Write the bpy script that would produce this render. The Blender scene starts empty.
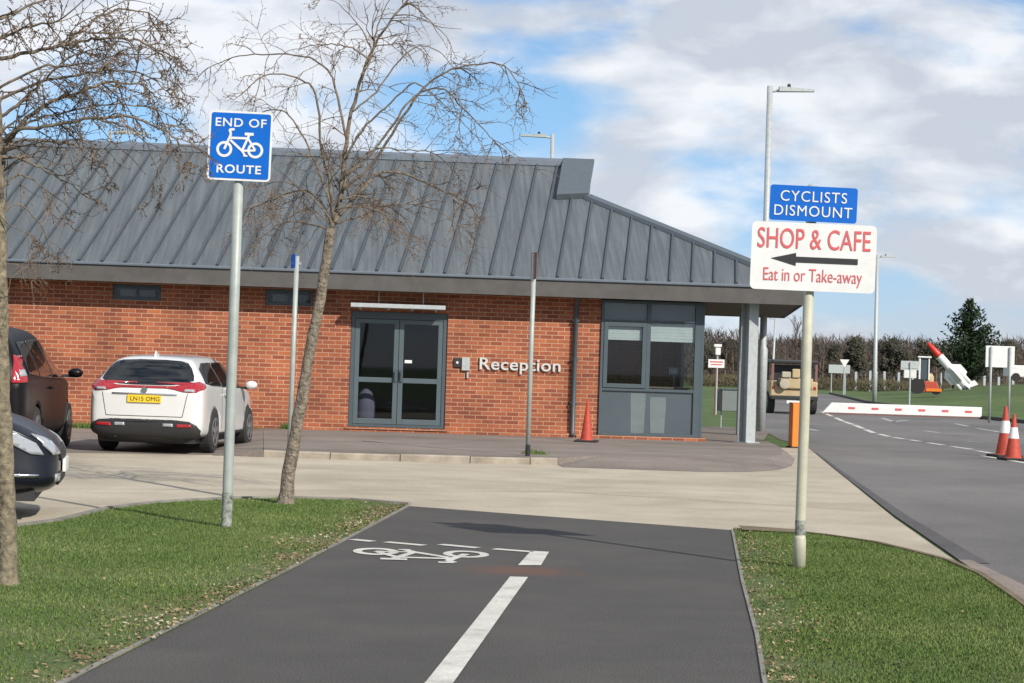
import bpy, math, random
from mathutils import Vector, Matrix
from mathutils.bvhtree import BVHTree
R = math.radians
S = bpy.context.scene
C = S.collection

# ------------------------------------------------------------------ camera
F, W2, H2 = 2000.0, 512.0, 341.5
CAMH, PITCH, ROLL = 1.4, R(0.645), R(1.85)
cam = bpy.data.cameras.new('camera'); camo = bpy.data.objects.new('camera', cam); C.objects.link(camo)
cam.sensor_width = 36; cam.lens = F / 1024 * 36; cam.clip_start = 0.1; cam.clip_end = 6000
CM = Matrix.Rotation(math.pi / 2 + PITCH, 3, 'X') @ Matrix.Rotation(ROLL, 3, 'Z')
camo.matrix_world = Matrix.Translation((0, 0, CAMH)) @ CM.to_4x4()
S.camera = camo
S.render.resolution_x, S.render.resolution_y = 1024, 683
S.view_settings.view_transform = 'Standard'; S.view_settings.look = 'None'
S.view_settings.exposure = 0.22; S.view_settings.gamma = 1
ORG = Vector((0, 0, CAMH))
def ray(px, py): return CM @ Vector(((px - W2) / F, -(py - H2) / F, -1.0))
def g(px, py, z=0.0):
    d = ray(px, py); return ORG + d * ((z - CAMH) / d.z)
def at(px, py, Y):
    d = ray(px, py); return ORG + d * (Y / d.y)

# ------------------------------------------------------------------ sun and sky
SUN_EL = R(34); SDIR = Vector((0.609, -0.793, 0)).normalized() * math.cos(SUN_EL); SDIR.z = math.sin(SUN_EL)
sl = bpy.data.lights.new('sun', 'SUN'); sl.energy = 4.4; sl.angle = R(0.55); sl.color = (1, 0.94, 0.85)
so = bpy.data.objects.new('sun', sl); C.objects.link(so); so.rotation_euler = SDIR.to_track_quat('Z', 'Y').to_euler(); so.location = (20, -20, 30)
wd = bpy.data.worlds.new('World'); S.world = wd; wd.use_nodes = True
def build_world():
    nt = wd.node_tree; N = nt.nodes; L = nt.links; N.clear()
    out = N.new('ShaderNodeOutputWorld'); bg = N.new('ShaderNodeBackground'); L.new(bg.outputs[0], out.inputs[0])
    sky = N.new('ShaderNodeTexSky'); sky.sky_type = 'NISHITA'; sky.sun_disc = False
    sky.sun_elevation = SUN_EL; sky.sun_rotation = math.atan2(SDIR.x, SDIR.y); sky.altitude = 100
    sky.air_density = 1.0; sky.dust_density = 0.1; sky.ozone_density = 3.5
    bg.inputs[1].default_value = 0.1
    tc = N.new('ShaderNodeTexCoord')
    def noise(scale, detail, rough, sc, off=(0, 0, 0)):
        m = N.new('ShaderNodeMapping'); m.inputs['Scale'].default_value = sc; m.inputs['Location'].default_value = off
        L.new(tc.outputs['Generated'], m.inputs[0]); n = N.new('ShaderNodeTexNoise'); n.inputs['Scale'].default_value = scale
        n.inputs['Detail'].default_value = detail; n.inputs['Roughness'].default_value = rough
        n.inputs['Distortion'].default_value = 0.25
        L.new(m.outputs[0], n.inputs[0]); return n.outputs['Fac']
    def math_(op, a, b=None, c=None):
        n = N.new('ShaderNodeMath'); n.operation = op
        for i, v in enumerate((a, b, c)):
            if v is None: continue
            if isinstance(v, (int, float)): n.inputs[i].default_value = v
            else: L.new(v, n.inputs[i])
        return n.outputs[0]
    base = noise(2.9, 9, 0.54, (3, 3, 7.0), OFF1)
    # clearer air in a few directions of the sky
    hol = base
    sep = N.new('ShaderNodeSeparateXYZ'); L.new(tc.outputs['Generated'], sep.inputs[0])
    for (px, py, sx, sy, amp) in HOLES:
        d = ray(px, py).normalized()
        ax = math_('DIVIDE', math_('SUBTRACT', sep.outputs[0], d.x), sx); az = math_('DIVIDE', math_('SUBTRACT', sep.outputs[2], d.z), sy)
        ay = math_('LESS_THAN', sep.outputs[1], 0)
        r2 = math_('ADD', math_('ADD', math_('MULTIPLY', ax, ax), math_('MULTIPLY', az, az)), math_('MULTIPLY', ay, 9))
        e = math_('POWER', 2.718, math_('MULTIPLY', r2, -1))
        hol = math_('ADD', hol, math_('MULTIPLY', e, amp))
    ramp = N.new('ShaderNodeMapRange'); ramp.interpolation_type = 'SMOOTHSTEP'
    L.new(hol, ramp.inputs[0]); ramp.inputs[1].default_value = 0.35; ramp.inputs[2].default_value = 0.58
    shade = noise(4.6, 8, 0.52, (3, 3, 7.0), (7.3, 2.2, 0.2))
    cr = N.new('ShaderNodeValToRGB'); L.new(shade, cr.inputs[0])
    cr.color_ramp.elements[0].position = 0.40; cr.color_ramp.elements[0].color = (5.3, 5.65, 6.3, 1)
    cr.color_ramp.elements[1].position = 0.60; cr.color_ramp.elements[1].color = (8.2, 8.35, 8.6, 1)
    mx = N.new('ShaderNodeMix'); mx.data_type = 'RGBA'
    fac = math_('MULTIPLY', ramp.outputs[0], 0.93)
    L.new(fac, mx.inputs[0]); 
    gain = N.new('ShaderNodeMix'); gain.data_type = 'RGBA'; gain.blend_type = 'MULTIPLY'; gain.inputs[0].default_value = 1
    L.new(sky.outputs[0], gain.inputs[6]); 
    gm = N.new('ShaderNodeMapRange'); L.new(sep.outputs[2], gm.inputs[0]); gm.inputs[1].default_value = 0.0; gm.inputs[2].default_value = 0.13
    gc = N.new('ShaderNodeMix'); gc.data_type = 'RGBA'; L.new(gm.outputs[0], gc.inputs[0]); gc.inputs[6].default_value = (0.60, 0.68, 1.05, 1); gc.inputs[7].default_value = (0.76, 0.91, 1.05, 1)
    L.new(gc.outputs[2], gain.inputs[7])
    L.new(gain.outputs[2], mx.inputs[6]); L.new(cr.outputs[0], mx.inputs[7]); L.new(mx.outputs[2], bg.inputs[0])
OFF1 = (0.2, 9.5, 2.2)
HOLES = [(500, 115, 0.045, 0.020, -0.30), (100, 118, 0.05, 0.011, -0.20), (730, 165, 0.045, 0.008, -0.10),
         (960, 215, 0.03, 0.006, -0.08), (850, 295, 0.10, 0.014, -0.10), (640, 70, 0.10, 0.010, 0.18), (880, 120, 0.09, 0.03, 0.16),
         (640, 215, 0.05, 0.018, 0.16), (180, 30, 0.09, 0.02, 0.16), (500, 10, 0.05, 0.008, 0.10), (930, 262, 0.08, 0.016, 0.18), (700, 300, 0.05, 0.008, 0.08), (960, 15, 0.07, 0.014, 0.16)]
build_world()

# ------------------------------------------------------------------ materials
def mat(name, col, rough=0.7, metal=0.0, noise=None, bump=None, col2=None, coat=0.0, spec=None, trans=0.0, alpha=1.0, emit=None):
    m = bpy.data.materials.new(name); m.use_nodes = True; nt = m.node_tree; N = nt.nodes; L = nt.links
    b = N['Principled BSDF']; b.inputs['Base Color'].default_value = (*col, 1); b.inputs['Roughness'].default_value = rough
    b.inputs['Metallic'].default_value = metal; b.inputs['Coat Weight'].default_value = coat; b.inputs['Coat Roughness'].default_value = 0.08
    if spec is not None: b.inputs['Specular IOR Level'].default_value = spec
    b.inputs['Transmission Weight'].default_value = trans; b.inputs['Alpha'].default_value = alpha
    if emit: b.inputs['Emission Color'].default_value = (*emit[0], 1); b.inputs['Emission Strength'].default_value = emit[1]
    sc = noise if noise else 6.0
    tc = N.new('ShaderNodeTexCoord'); n = N.new('ShaderNodeTexNoise'); n.inputs['Scale'].default_value = sc; n.inputs['Detail'].default_value = 6
    n.inputs['Roughness'].default_value = 0.65
    L.new(tc.outputs['Object'], n.inputs[0])
    r = N.new('ShaderNodeValToRGB'); L.new(n.outputs[0], r.inputs[0]); r.color_ramp.elements[0].position = 0.3; r.color_ramp.elements[1].position = 0.7
    c2 = col2 if col2 else tuple(c * 0.86 for c in col)
    r.color_ramp.elements[0].color = (*c2, 1); r.color_ramp.elements[1].color = (*col, 1); L.new(r.outputs[0], b.inputs['Base Color'])
    if bump:
        n2 = N.new('ShaderNodeTexNoise'); n2.inputs['Scale'].default_value = bump[0]; n2.inputs['Detail'].default_value = 5; L.new(tc.outputs['Object'], n2.inputs[0])
        bp = N.new('ShaderNodeBump'); bp.inputs['Strength'].default_value = bump[1]; bp.inputs['Distance'].default_value = bump[2]
        L.new(n2.outputs[0], bp.inputs['Height']); L.new(bp.outputs[0], b.inputs['Normal'])
    return m

def surf_mat(name, stops, scale, stretch=(1, 1, 1), fine=None, fine_amt=0.25, rough=0.9, bump=None, big=None):
    """ground surfaces: large blotches (ramp) times fine grain"""
    m = bpy.data.materials.new(name); m.use_nodes = True; nt = m.node_tree; N = nt.nodes; L = nt.links
    b = N['Principled BSDF']; b.inputs['Roughness'].default_value = rough; b.inputs['Specular IOR Level'].default_value = 0.3
    tc = N.new('ShaderNodeTexCoord'); mp = N.new('ShaderNodeMapping'); mp.inputs['Scale'].default_value = stretch; L.new(tc.outputs['Object'], mp.inputs[0])
    n = N.new('ShaderNodeTexNoise'); n.inputs['Scale'].default_value = scale; n.inputs['Detail'].default_value = 8; n.inputs['Roughness'].default_value = 0.6
    L.new(mp.outputs[0], n.inputs[0]); r = N.new('ShaderNodeValToRGB'); L.new(n.outputs[0], r.inputs[0])
    el = r.color_ramp.elements
    while len(el) < len(stops): el.new(0.5)
    for e, (p, c) in zip(el, stops): e.position = p; e.color = (*c, 1)
    col = r.outputs[0]
    def mul(col, sc, amt, detail=3):
        n2 = N.new('ShaderNodeTexNoise'); n2.inputs['Scale'].default_value = sc; n2.inputs['Detail'].default_value = detail; L.new(tc.outputs['Object'], n2.inputs[0])
        mr = N.new('ShaderNodeMapRange'); L.new(n2.outputs[0], mr.inputs[0]); mr.inputs[1].default_value = 0.25; mr.inputs[2].default_value = 0.75
        mr.inputs[3].default_value = 1 - amt; mr.inputs[4].default_value = 1 + amt
        mm = N.new('ShaderNodeMix'); mm.data_type = 'RGBA'; mm.blend_type = 'MULTIPLY'; mm.inputs[0].default_value = 1
        L.new(col, mm.inputs[6]); L.new(mr.outputs[0], mm.inputs[7]); return mm.outputs[2]
    if fine: col = mul(col, fine, fine_amt)
    if big: col = mul(col, big[0], big[1], 4)
    L.new(col, b.inputs['Base Color'])
    if bump:
        n3 = N.new('ShaderNodeTexNoise'); n3.inputs['Scale'].default_value = bump[0]; n3.inputs['Detail'].default_value = 4; L.new(tc.outputs['Object'], n3.inputs[0])
        bp = N.new('ShaderNodeBump'); bp.inputs['Strength'].default_value = bump[1]; bp.inputs['Distance'].default_value = bump[2]
        L.new(n3.outputs[0], bp.inputs['Height']); L.new(bp.outputs[0], b.inputs['Normal'])
    return m

def brick_mat():
    m = bpy.data.materials.new('red_brick'); m.use_nodes = True; nt = m.node_tree; N = nt.nodes; L = nt.links
    b = N['Principled BSDF']; b.inputs['Roughness'].default_value = 0.9
    tc = N.new('ShaderNodeTexCoord'); sp = N.new('ShaderNodeSeparateXYZ'); L.new(tc.outputs['Object'], sp.inputs[0])
    cx = N.new('ShaderNodeCombineXYZ'); L.new(sp.outputs[0], cx.inputs[0]); L.new(sp.outputs[2], cx.inputs[1])
    br = N.new('ShaderNodeTexBrick'); L.new(cx.outputs[0], br.inputs[0]); br.inputs['Scale'].default_value = 1
    br.inputs['Brick Width'].default_value = 0.225; br.inputs['Row Height'].default_value = 0.075; br.inputs['Mortar Size'].default_value = 0.0075
    br.inputs['Mortar Smooth'].default_value = 0.25
    br.offset = 0.5
    br.inputs['Color1'].default_value = (0.37, 0.112, 0.048, 1); br.inputs['Color2'].default_value = (0.21, 0.055, 0.029, 1)
    br.inputs['Mortar'].default_value = (0.46, 0.285, 0.18, 1)
    n = N.new('ShaderNodeTexNoise'); n.inputs['Scale'].default_value = 1.3; n.inputs['Detail'].default_value = 5; L.new(tc.outputs['Object'], n.inputs[0])
    mr = N.new('ShaderNodeMapRange'); L.new(n.outputs[0], mr.inputs[0]); mr.inputs[1].default_value = 0.3; mr.inputs[2].default_value = 0.7; mr.inputs[3].default_value = 0.74; mr.inputs[4].default_value = 1.2
    n2 = N.new('ShaderNodeTexNoise'); n2.inputs['Scale'].default_value = 40; L.new(tc.outputs['Object'], n2.inputs[0])
    mr2 = N.new('ShaderNodeMapRange'); L.new(n2.outputs[0], mr2.inputs[0]); mr2.inputs[3].default_value = 0.8; mr2.inputs[4].default_value = 1.2
    mm = N.new('ShaderNodeMix'); mm.data_type = 'RGBA'; mm.blend_type = 'MULTIPLY'; mm.inputs[0].default_value = 1
    L.new(br.outputs[0], mm.inputs[6]); L.new(mr.outputs[0], mm.inputs[7])
    m2 = N.new('ShaderNodeMix'); m2.data_type = 'RGBA'; m2.blend_type = 'MULTIPLY'; m2.inputs[0].default_value = 1
    L.new(mm.outputs[2], m2.inputs[6]); L.new(mr2.outputs[0], m2.inputs[7]); L.new(m2.outputs[2], b.inputs['Base Color'])
    bp = N.new('ShaderNodeBump'); bp.inputs['Distance'].default_value = 0.006; bp.inputs['Strength'].default_value = 0.8; bp.invert = True
    L.new(br.outputs['Fac'], bp.inputs['Height']); L.new(bp.outputs[0], b.inputs['Normal'])
    return m

def leaf_mat(name, cols, rough=0.7, noise=0.8):
    """per-blade colour variation on real small faces"""
    m = bpy.data.materials.new(name); m.use_nodes = True; nt = m.node_tree; N = nt.nodes; L = nt.links
    b = N['Principled BSDF']; b.inputs['Roughness'].default_value = rough; b.inputs['Specular IOR Level'].default_value = 0.2
    ge = N.new('ShaderNodeNewGeometry'); tc = N.new('ShaderNodeTexCoord')
    n = N.new('ShaderNodeTexNoise'); n.inputs['Scale'].default_value = noise; n.inputs['Detail'].default_value = 4; L.new(tc.outputs['Object'], n.inputs[0])
    a = N.new('ShaderNodeMath'); a.operation = 'MULTIPLY_ADD'; L.new(ge.outputs['Random Per Island'], a.inputs[0]); a.inputs[1].default_value = 0.45
    s = N.new('ShaderNodeMath'); s.operation = 'MULTIPLY'; L.new(n.outputs[0], s.inputs[0]); s.inputs[1].default_value = 0.6; L.new(s.outputs[0], a.inputs[2])
    r = N.new('ShaderNodeValToRGB'); L.new(a.outputs[0], r.inputs[0]); el = r.color_ramp.elements
    while len(el) < len(cols): el.new(0.5)
    for e, (p, c) in zip(el, cols): e.position = p; e.color = (*c, 1)
    L.new(r.outputs[0], b.inputs['Base Color'])
    return m

def glass_mat(name, tint, alpha_mix):
    m = bpy.data.materials.new(name); m.use_nodes = True; nt = m.node_tree; N = nt.nodes; L = nt.links
    N.remove(N['Principled BSDF']); out = N['Material Output']
    t = N.new('ShaderNodeBsdfTransparent'); t.inputs[0].default_value = (*tint, 1)
    gl = N.new('ShaderNodeBsdfGlossy'); gl.inputs['Roughness'].default_value = 0.02; gl.inputs[0].default_value = (0.9, 0.95, 1, 1)
    fr = N.new('ShaderNodeFresnel'); fr.inputs[0].default_value = 1.5
    a = N.new('ShaderNodeMath'); a.operation = 'MAXIMUM'; L.new(fr.outputs[0], a.inputs[0]); a.inputs[1].default_value = alpha_mix
    ge = N.new('ShaderNodeNewGeometry'); iv = N.new('ShaderNodeMath'); iv.operation = 'SUBTRACT'; iv.inputs[0].default_value = 1; L.new(ge.outputs['Backfacing'], iv.inputs[1])
    a0 = a; a = N.new('ShaderNodeMath'); a.operation = 'MULTIPLY'; L.new(a0.outputs[0], a.inputs[0]); L.new(iv.outputs[0], a.inputs[1])
    mx = N.new('ShaderNodeMixShader'); L.new(a.outputs[0], mx.inputs[0]); L.new(t.outputs[0], mx.inputs[1]); L.new(gl.outputs[0], mx.inputs[2]); L.new(mx.outputs[0], out.inputs[0])
    return m

M = {}
M['brick'] = brick_mat()
M['roof'] = surf_mat('grey_metal_roof', [(0.3, (0.072, 0.086, 0.095)), (0.5, (0.100, 0.117, 0.128)), (0.72, (0.135, 0.153, 0.163))], 1.4, stretch=(11, 0.45, 0.45), big=(0.5, 0.10), fine=14, fine_amt=0.06, rough=0.5)
M['roofd'] = mat('dark_metal_flashing', (0.12, 0.145, 0.165), 0.45, 0.3)
M['seam'] = mat('roof_seam_metal', (0.075, 0.09, 0.105), 0.5, 0.2)
M['gutter'] = mat('gutter_metal', (0.17, 0.20, 0.235), 0.4, 0.3)
M['fascia'] = mat('weathered_fascia', (0.098, 0.094, 0.09), 0.8, noise=3.0, col2=(0.066, 0.061, 0.057))
M['soffit'] = mat('brown_soffit', (0.12, 0.095, 0.08), 0.85)
M['frame'] = mat('blue_grey_frame', (0.068, 0.094, 0.108), 0.45, 0.1, noise=2)
M['frame_l'] = mat('pale_blue_grey_panel', (0.095, 0.125, 0.138), 0.35, 0.1, noise=2)
M['glass'] = glass_mat('window_glass', (0.95, 0.97, 0.98), 0.04)
M['glass_d'] = glass_mat('door_glass', (0.6, 0.65, 0.7), 0.04)
M['frost'] = glass_mat('panel_glass', (0.7, 0.75, 0.78), 0.06)
M['reflection'] = mat('painted_reflection', (0.15, 0.18, 0.18), 0.5, noise=4, col2=(0.11, 0.14, 0.145))  # pale tone standing in for light reflected by the lower panels
M['spandrel'] = mat('grey_glossy_panel', (0.085, 0.105, 0.12), 0.22, noise=1.5, col2=(0.07, 0.088, 0.10))
M['dark'] = mat('dark_interior', (0.035, 0.033, 0.035), 0.9)
M['intw'] = mat('interior_wall', (0.13, 0.10, 0.09), 0.9)
M['blind'] = mat('white_blind', (0.34, 0.39, 0.375), 0.8)
M['white'] = mat('white_paint', (0.78, 0.78, 0.76), 0.5)
M['signwhite'] = mat('white_sign_face', (0.74, 0.74, 0.725), 0.4)
M['signblue'] = mat('blue_sign_face', (0.004, 0.125, 0.52), 0.5, spec=0.2, col2=(0.004, 0.11, 0.48))
M['signred'] = mat('faded_red_lettering', (0.62, 0.10, 0.11), 0.5, col2=(0.55, 0.10, 0.11))
M['black'] = mat('black_paint', (0.02, 0.02, 0.022), 0.5)
M['galv'] = mat('galvanised_steel', (0.46, 0.49, 0.49), 0.55, 0.2, noise=14, col2=(0.34, 0.37, 0.37))
M['cream'] = mat('weathered_cream_post', (0.50, 0.485, 0.37), 0.55, 0.0, noise=9, col2=(0.38, 0.375, 0.29))
M['palepost'] = mat('pale_grey_post', (0.38, 0.41, 0.38), 0.5, 0.1, noise=9, col2=(0.29, 0.32, 0.30))
M['postband'] = mat('worn_black_band', (0.05, 0.055, 0.05), 0.6, noise=22, col2=(0.42, 0.44, 0.38))
M['letters'] = mat('steel_letters', (0.62, 0.62, 0.60), 0.4, 0.2)
M['bark'] = mat('grey_brown_bark', (0.32, 0.27, 0.205), 0.95, noise=20, col2=(0.065, 0.052, 0.04), bump=(35, 1.0, 0.03))
M['lichen'] = mat('lichen_bark', (0.30, 0.25, 0.165), 0.95, noise=24, col2=(0.065, 0.055, 0.04), bump=(35, 0.8, 0.02))
M['limb'] = mat('limb_bark', (0.25, 0.20, 0.14), 0.95, noise=14, col2=(0.07, 0.055, 0.045))
M['twig'] = mat('twig_bark', (0.21, 0.15, 0.105), 0.95, noise=5, col2=(0.09, 0.065, 0.05))
M['orange'] = mat('orange_paint', (0.80, 0.22, 0.02), 0.5)
M['conered'] = mat('orange_red_plastic', (0.50, 0.065, 0.03), 0.6, noise=12, col2=(0.34, 0.045, 0.03))
M['rubber'] = mat('black_rubber', (0.025, 0.025, 0.025), 0.85)
M['red'] = mat('red_paint', (0.60, 0.03, 0.02), 0.4)
M['brown'] = mat('sign_back', (0.20, 0.10, 0.09), 0.7)
M['carwhite'] = mat('white_car_paint', (0.68, 0.68, 0.665), 0.3, coat=1.0, col2=(0.65, 0.65, 0.635))
M['cardark'] = mat('dark_brown_car_paint', (0.005, 0.004, 0.005), 0.4, 0.0, coat=0.05, spec=0.2)
M['carnavy'] = mat('black_blue_car_paint', (0.006, 0.007, 0.012), 0.3, 0.0, coat=0.15, spec=0.35)
M['carglass'] = mat('car_glass', (0.008, 0.01, 0.012), 0.04, spec=0.8)
M['plastic'] = mat('black_plastic', (0.025, 0.025, 0.027), 0.6)
M['tail'] = mat('red_lamp_lens', (0.36, 0.012, 0.018), 0.12, coat=1.0)
M['lamp'] = mat('clear_lamp_lens', (0.40, 0.42, 0.44), 0.15, 0.2, coat=1.0)
M['chrome'] = mat('chrome', (0.75, 0.76, 0.78), 0.12, 1.0)
M['rim'] = mat('alloy_rim', (0.32, 0.33, 0.35), 0.35, 0.7)
M['plate'] = mat('yellow_plate', (0.85, 0.58, 0.03), 0.5)
M['tan'] = mat('tan_paint', (0.48, 0.38, 0.22), 0.7, noise=3, col2=(0.36, 0.27, 0.15))
M['kitpale'] = mat('dusty_pale_canvas', (0.42, 0.38, 0.30), 0.9)
M['mauve'] = mat('mauve_fabric', (0.55, 0.42, 0.46), 0.9)
M['cabinet'] = mat('grey_green_cabinet', (0.17, 0.20, 0.20), 0.6)
M['stone'] = mat('kerb_concrete', (0.40, 0.35, 0.28), 0.9, noise=2.5, col2=(0.20, 0.17, 0.13), bump=(30, 0.5, 0.01))
M['edging'] = mat('edging_concrete', (0.27, 0.26, 0.23), 0.9, noise=4, col2=(0.15, 0.14, 0.12))
M['paint'] = surf_mat('white_road_paint', [(0.25, (0.30, 0.295, 0.265)), (0.42, (0.50, 0.49, 0.44)), (0.7, (0.63, 0.615, 0.56))], 3.5, fine=60, fine_amt=0.18, rough=0.7)
M['paintw'] = surf_mat('worn_road_paint', [(0.3, (0.20, 0.20, 0.19)), (0.55, (0.42, 0.42, 0.40)), (0.75, (0.6, 0.6, 0.57))], 3, fine=30, fine_amt=0.2, rough=0.7)
M['path'] = surf_mat('path_asphalt', [(0.3, (0.068, 0.0645, 0.060)), (0.5, (0.076, 0.072, 0.067)), (0.75, (0.09, 0.085, 0.078))], 0.9, fine=110, fine_amt=0.55, bump=(120, 0.6, 0.008), big=(2.2, 0.07))
M['road'] = surf_mat('road_asphalt', [(0.3, (0.105, 0.10, 0.097)), (0.5, (0.145, 0.138, 0.132)), (0.75, (0.20, 0.188, 0.175))], 0.16, stretch=(1.4, 0.6, 1), fine=60, fine_amt=0.25, bump=(90, 0.4, 0.008), big=(0.7, 0.12))
M['roadpatch'] = surf_mat('road_joint_asphalt', [(0.3, (0.068, 0.063, 0.065)), (0.7, (0.105, 0.098, 0.097))], 0.8, fine=60, fine_amt=0.3)
M['dust'] = surf_mat('dusty_channel', [(0.3, (0.17, 0.145, 0.125)), (0.7, (0.27, 0.225, 0.19))], 1.2, fine=40, fine_amt=0.25)
M['concrete'] = surf_mat('service_road_concrete', [(0.28, (0.305, 0.265, 0.20)), (0.5, (0.40, 0.352, 0.272)), (0.72, (0.47, 0.42, 0.33))], 0.5, stretch=(0.8, 1.0, 1), fine=18, fine_amt=0.08, bump=(40, 0.3, 0.006), big=(1.6, 0.10))
M['joint'] = mat('joint_seal', (0.24, 0.21, 0.17), 0.9)
M['pave'] = surf_mat('pavement_asphalt', [(0.3, (0.15, 0.127, 0.11)), (0.5, (0.20, 0.17, 0.148)), (0.75, (0.26, 0.22, 0.19))], 0.5, stretch=(0.6, 1.4, 1), fine=30, fine_amt=0.2, big=(2.0, 0.12))
M['pavered'] = surf_mat('red_block_paving', [(0.3, (0.155, 0.112, 0.096)), (0.7, (0.225, 0.17, 0.147))], 0.8, fine=12, fine_amt=0.25)
M['grassland'] = surf_mat('grass_ground', [(0.3, (0.055, 0.085, 0.022)), (0.5, (0.07, 0.11, 0.028)), (0.75, (0.11, 0.14, 0.045))], 0.12, fine=3, fine_amt=0.25, big=(0.9, 0.2))
M['verge'] = surf_mat('verge_soil_and_turf', [(0.3, (0.058, 0.088, 0.024)), (0.5, (0.080, 0.115, 0.034)), (0.72, (0.15, 0.14, 0.07))], 0.9, fine=40, fine_amt=0.4)
M['dirt'] = surf_mat('bare_dirt', [(0.3, (0.11, 0.085, 0.05)), (0.7, (0.20, 0.16, 0.10))], 3, fine=50, fine_amt=0.4)
M['blade'] = leaf_mat('grass_blades', [(0.2, (0.050, 0.088, 0.018)), (0.42, (0.082, 0.136, 0.030)), (0.62, (0.125, 0.180, 0.048)), (0.85, (0.25, 0.26, 0.11))])
M['deadleaf'] = leaf_mat('fallen_leaf', [(0.2, (0.10, 0.065, 0.035)), (0.5, (0.20, 0.14, 0.075)), (0.7, (0.34, 0.26, 0.16)), (0.85, (0.55, 0.48, 0.36))])
M['rust'] = surf_mat('rusty_cover', [(0.35, (0.094, 0.084, 0.078)), (0.55, (0.108, 0.083, 0.074)), (0.8, (0.135, 0.084, 0.068))], 7, fine=60, fine_amt=0.35)
M['thicket'] = leaf_mat('bare_thicket', [(0.2, (0.045, 0.037, 0.033)), (0.5, (0.078, 0.062, 0.053)), (0.8, (0.125, 0.10, 0.08))], noise=0.05)
M['fartwig'] = leaf_mat('far_twigs', [(0.2, (0.06, 0.048, 0.042)), (0.8, (0.13, 0.10, 0.082))])
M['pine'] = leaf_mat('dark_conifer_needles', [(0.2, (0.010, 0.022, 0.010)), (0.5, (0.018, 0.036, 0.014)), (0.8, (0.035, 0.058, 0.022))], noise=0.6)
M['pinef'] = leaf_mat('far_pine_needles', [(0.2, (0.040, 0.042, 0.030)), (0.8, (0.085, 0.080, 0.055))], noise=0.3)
M['bush'] = leaf_mat('hedge_leaf', [(0.2, (0.045, 0.040, 0.022)), (0.5, (0.068, 0.060, 0.034)), (0.8, (0.10, 0.09, 0.05))], noise=0.1)

# ------------------------------------------------------------------ mesh helpers
class MB:
    def __init__(s): s.v = []; s.f = []; s.smooth = False
    def add(s, vs, fs):
        o = len(s.v); s.v += [tuple(v) for v in vs]; s.f += [tuple(i + o for i in f) for f in fs]; return s
    def box(s, a, b, rot=None, piv=None):
        x0, y0, z0 = a; x1, y1, z1 = b
        vs = [Vector(p) for p in ((x0,y0,z0),(x1,y0,z0),(x1,y1,z0),(x0,y1,z0),(x0,y0,z1),(x1,y0,z1),(x1,y1,z1),(x0,y1,z1))]
        if rot is not None:
            pv = Vector(piv or ((x0+x1)/2, (y0+y1)/2, (z0+z1)/2)); vs = [rot @ (v - pv) + pv for v in vs]
        return s.add(vs, [(0,3,2,1),(4,5,6,7),(0,1,5,4),(1,2,6,5),(2,3,7,6),(3,0,4,7)])
    def tube(s, pts, rad, n=8, cap=True):
        pts = [Vector(p) for p in pts]; k = len(pts)
        if not hasattr(rad, '__len__'): rad = [rad] * k
        t = (pts[1] - pts[0]).normalized(); a = t.orthogonal().normalized(); vs = []; fs = []
        for i in range(k):
            tt = (pts[min(i+1, k-1)] - pts[max(i-1, 0)])
            tt = tt.normalized() if tt.length > 1e-9 else t
            a = (a - tt * a.dot(tt)); a = a.normalized() if a.length > 1e-6 else tt.orthogonal().normalized()
            b = tt.cross(a)
            for j in range(n):
                th = 2 * math.pi * j / n; vs.append(pts[i] + (a * math.cos(th) + b * math.sin(th)) * rad[i])
        for i in range(k - 1):
            for j in range(n):
                j2 = (j + 1) % n; fs.append((i*n+j, i*n+j2, (i+1)*n+j2, (i+1)*n+j))
        if cap and n > 2: fs.append(tuple(range(n-1, -1, -1))); fs.append(tuple((k-1)*n + j for j in range(n)))
        return s.add(vs, fs)
    def lathe(s, c, prof, n=24, axis='Z'):
        vs = []; fs = []; c = Vector(c)
        for (r, h) in prof:
            for j in range(n):
                th = 2*math.pi*j/n; p = (r*math.cos(th), r*math.sin(th), h)
                if axis == 'X': p = (p[2], p[0], p[1])
                if axis == 'Y': p = (p[0], p[2], p[1])
                vs.append(c + Vector(p))
        k = len(prof)
        for i in range(k-1):
            for j in range(n): fs.append((i*n+j, i*n+(j+1)%n, (i+1)*n+(j+1)%n, (i+1)*n+j))
        fs.append(tuple(range(n-1, -1, -1))); fs.append(tuple((k-1)*n+j for j in range(n)))
        return s.add(vs, fs)
    def prism(s, pts, off):
        """polygon of 3D points extruded by vector off"""
        k = len(pts); off = Vector(off); vs = [Vector(p) for p in pts] + [Vector(p) + off for p in pts]
        fs = [tuple(range(k-1, -1, -1)), tuple(range(k, 2*k))] + [(i, (i+1) % k, k+(i+1) % k, k+i) for i in range(k)]
        return s.add(vs, fs)
    def build(s, name, m, parent=None, loc=None, smooth=False, bevel=0, recalc=True):
        me = bpy.data.meshes.new(name); me.from_pydata(s.v, [], s.f); 
        if m: me.materials.append(m if not isinstance(m, str) else M[m])
        me.update()
        if recalc:
            import bmesh
            b = bmesh.new(); b.from_mesh(me); bmesh.ops.recalc_face_normals(b, faces=b.faces); b.to_mesh(me); b.free()
        if smooth:
            for p in me.polygons: p.use_smooth = True
        o = bpy.data.objects.new(name, me); C.objects.link(o)
        if parent: o.parent = parent
        if loc: o.location = loc
        if bevel:
            bv = o.modifiers.new('bevel', 'BEVEL'); bv.width = bevel; bv.segments = 2; bv.limit_method = 'ANGLE'
        return o
def tag(o, label=None, cat=None, group=None, kind=None):
    if label: o['label'] = label
    if cat: o['category'] = cat
    if group: o['group'] = group
    if kind: o['kind'] = kind
    return o
def thing(name, label, cat, loc, rz=0, group=None):
    o = bpy.data.objects.new(name, None); C.objects.link(o); o.location = loc; o.rotation_euler = (0, 0, rz); o.empty_display_size = 0.3
    return tag(o, label, cat, group)
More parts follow.
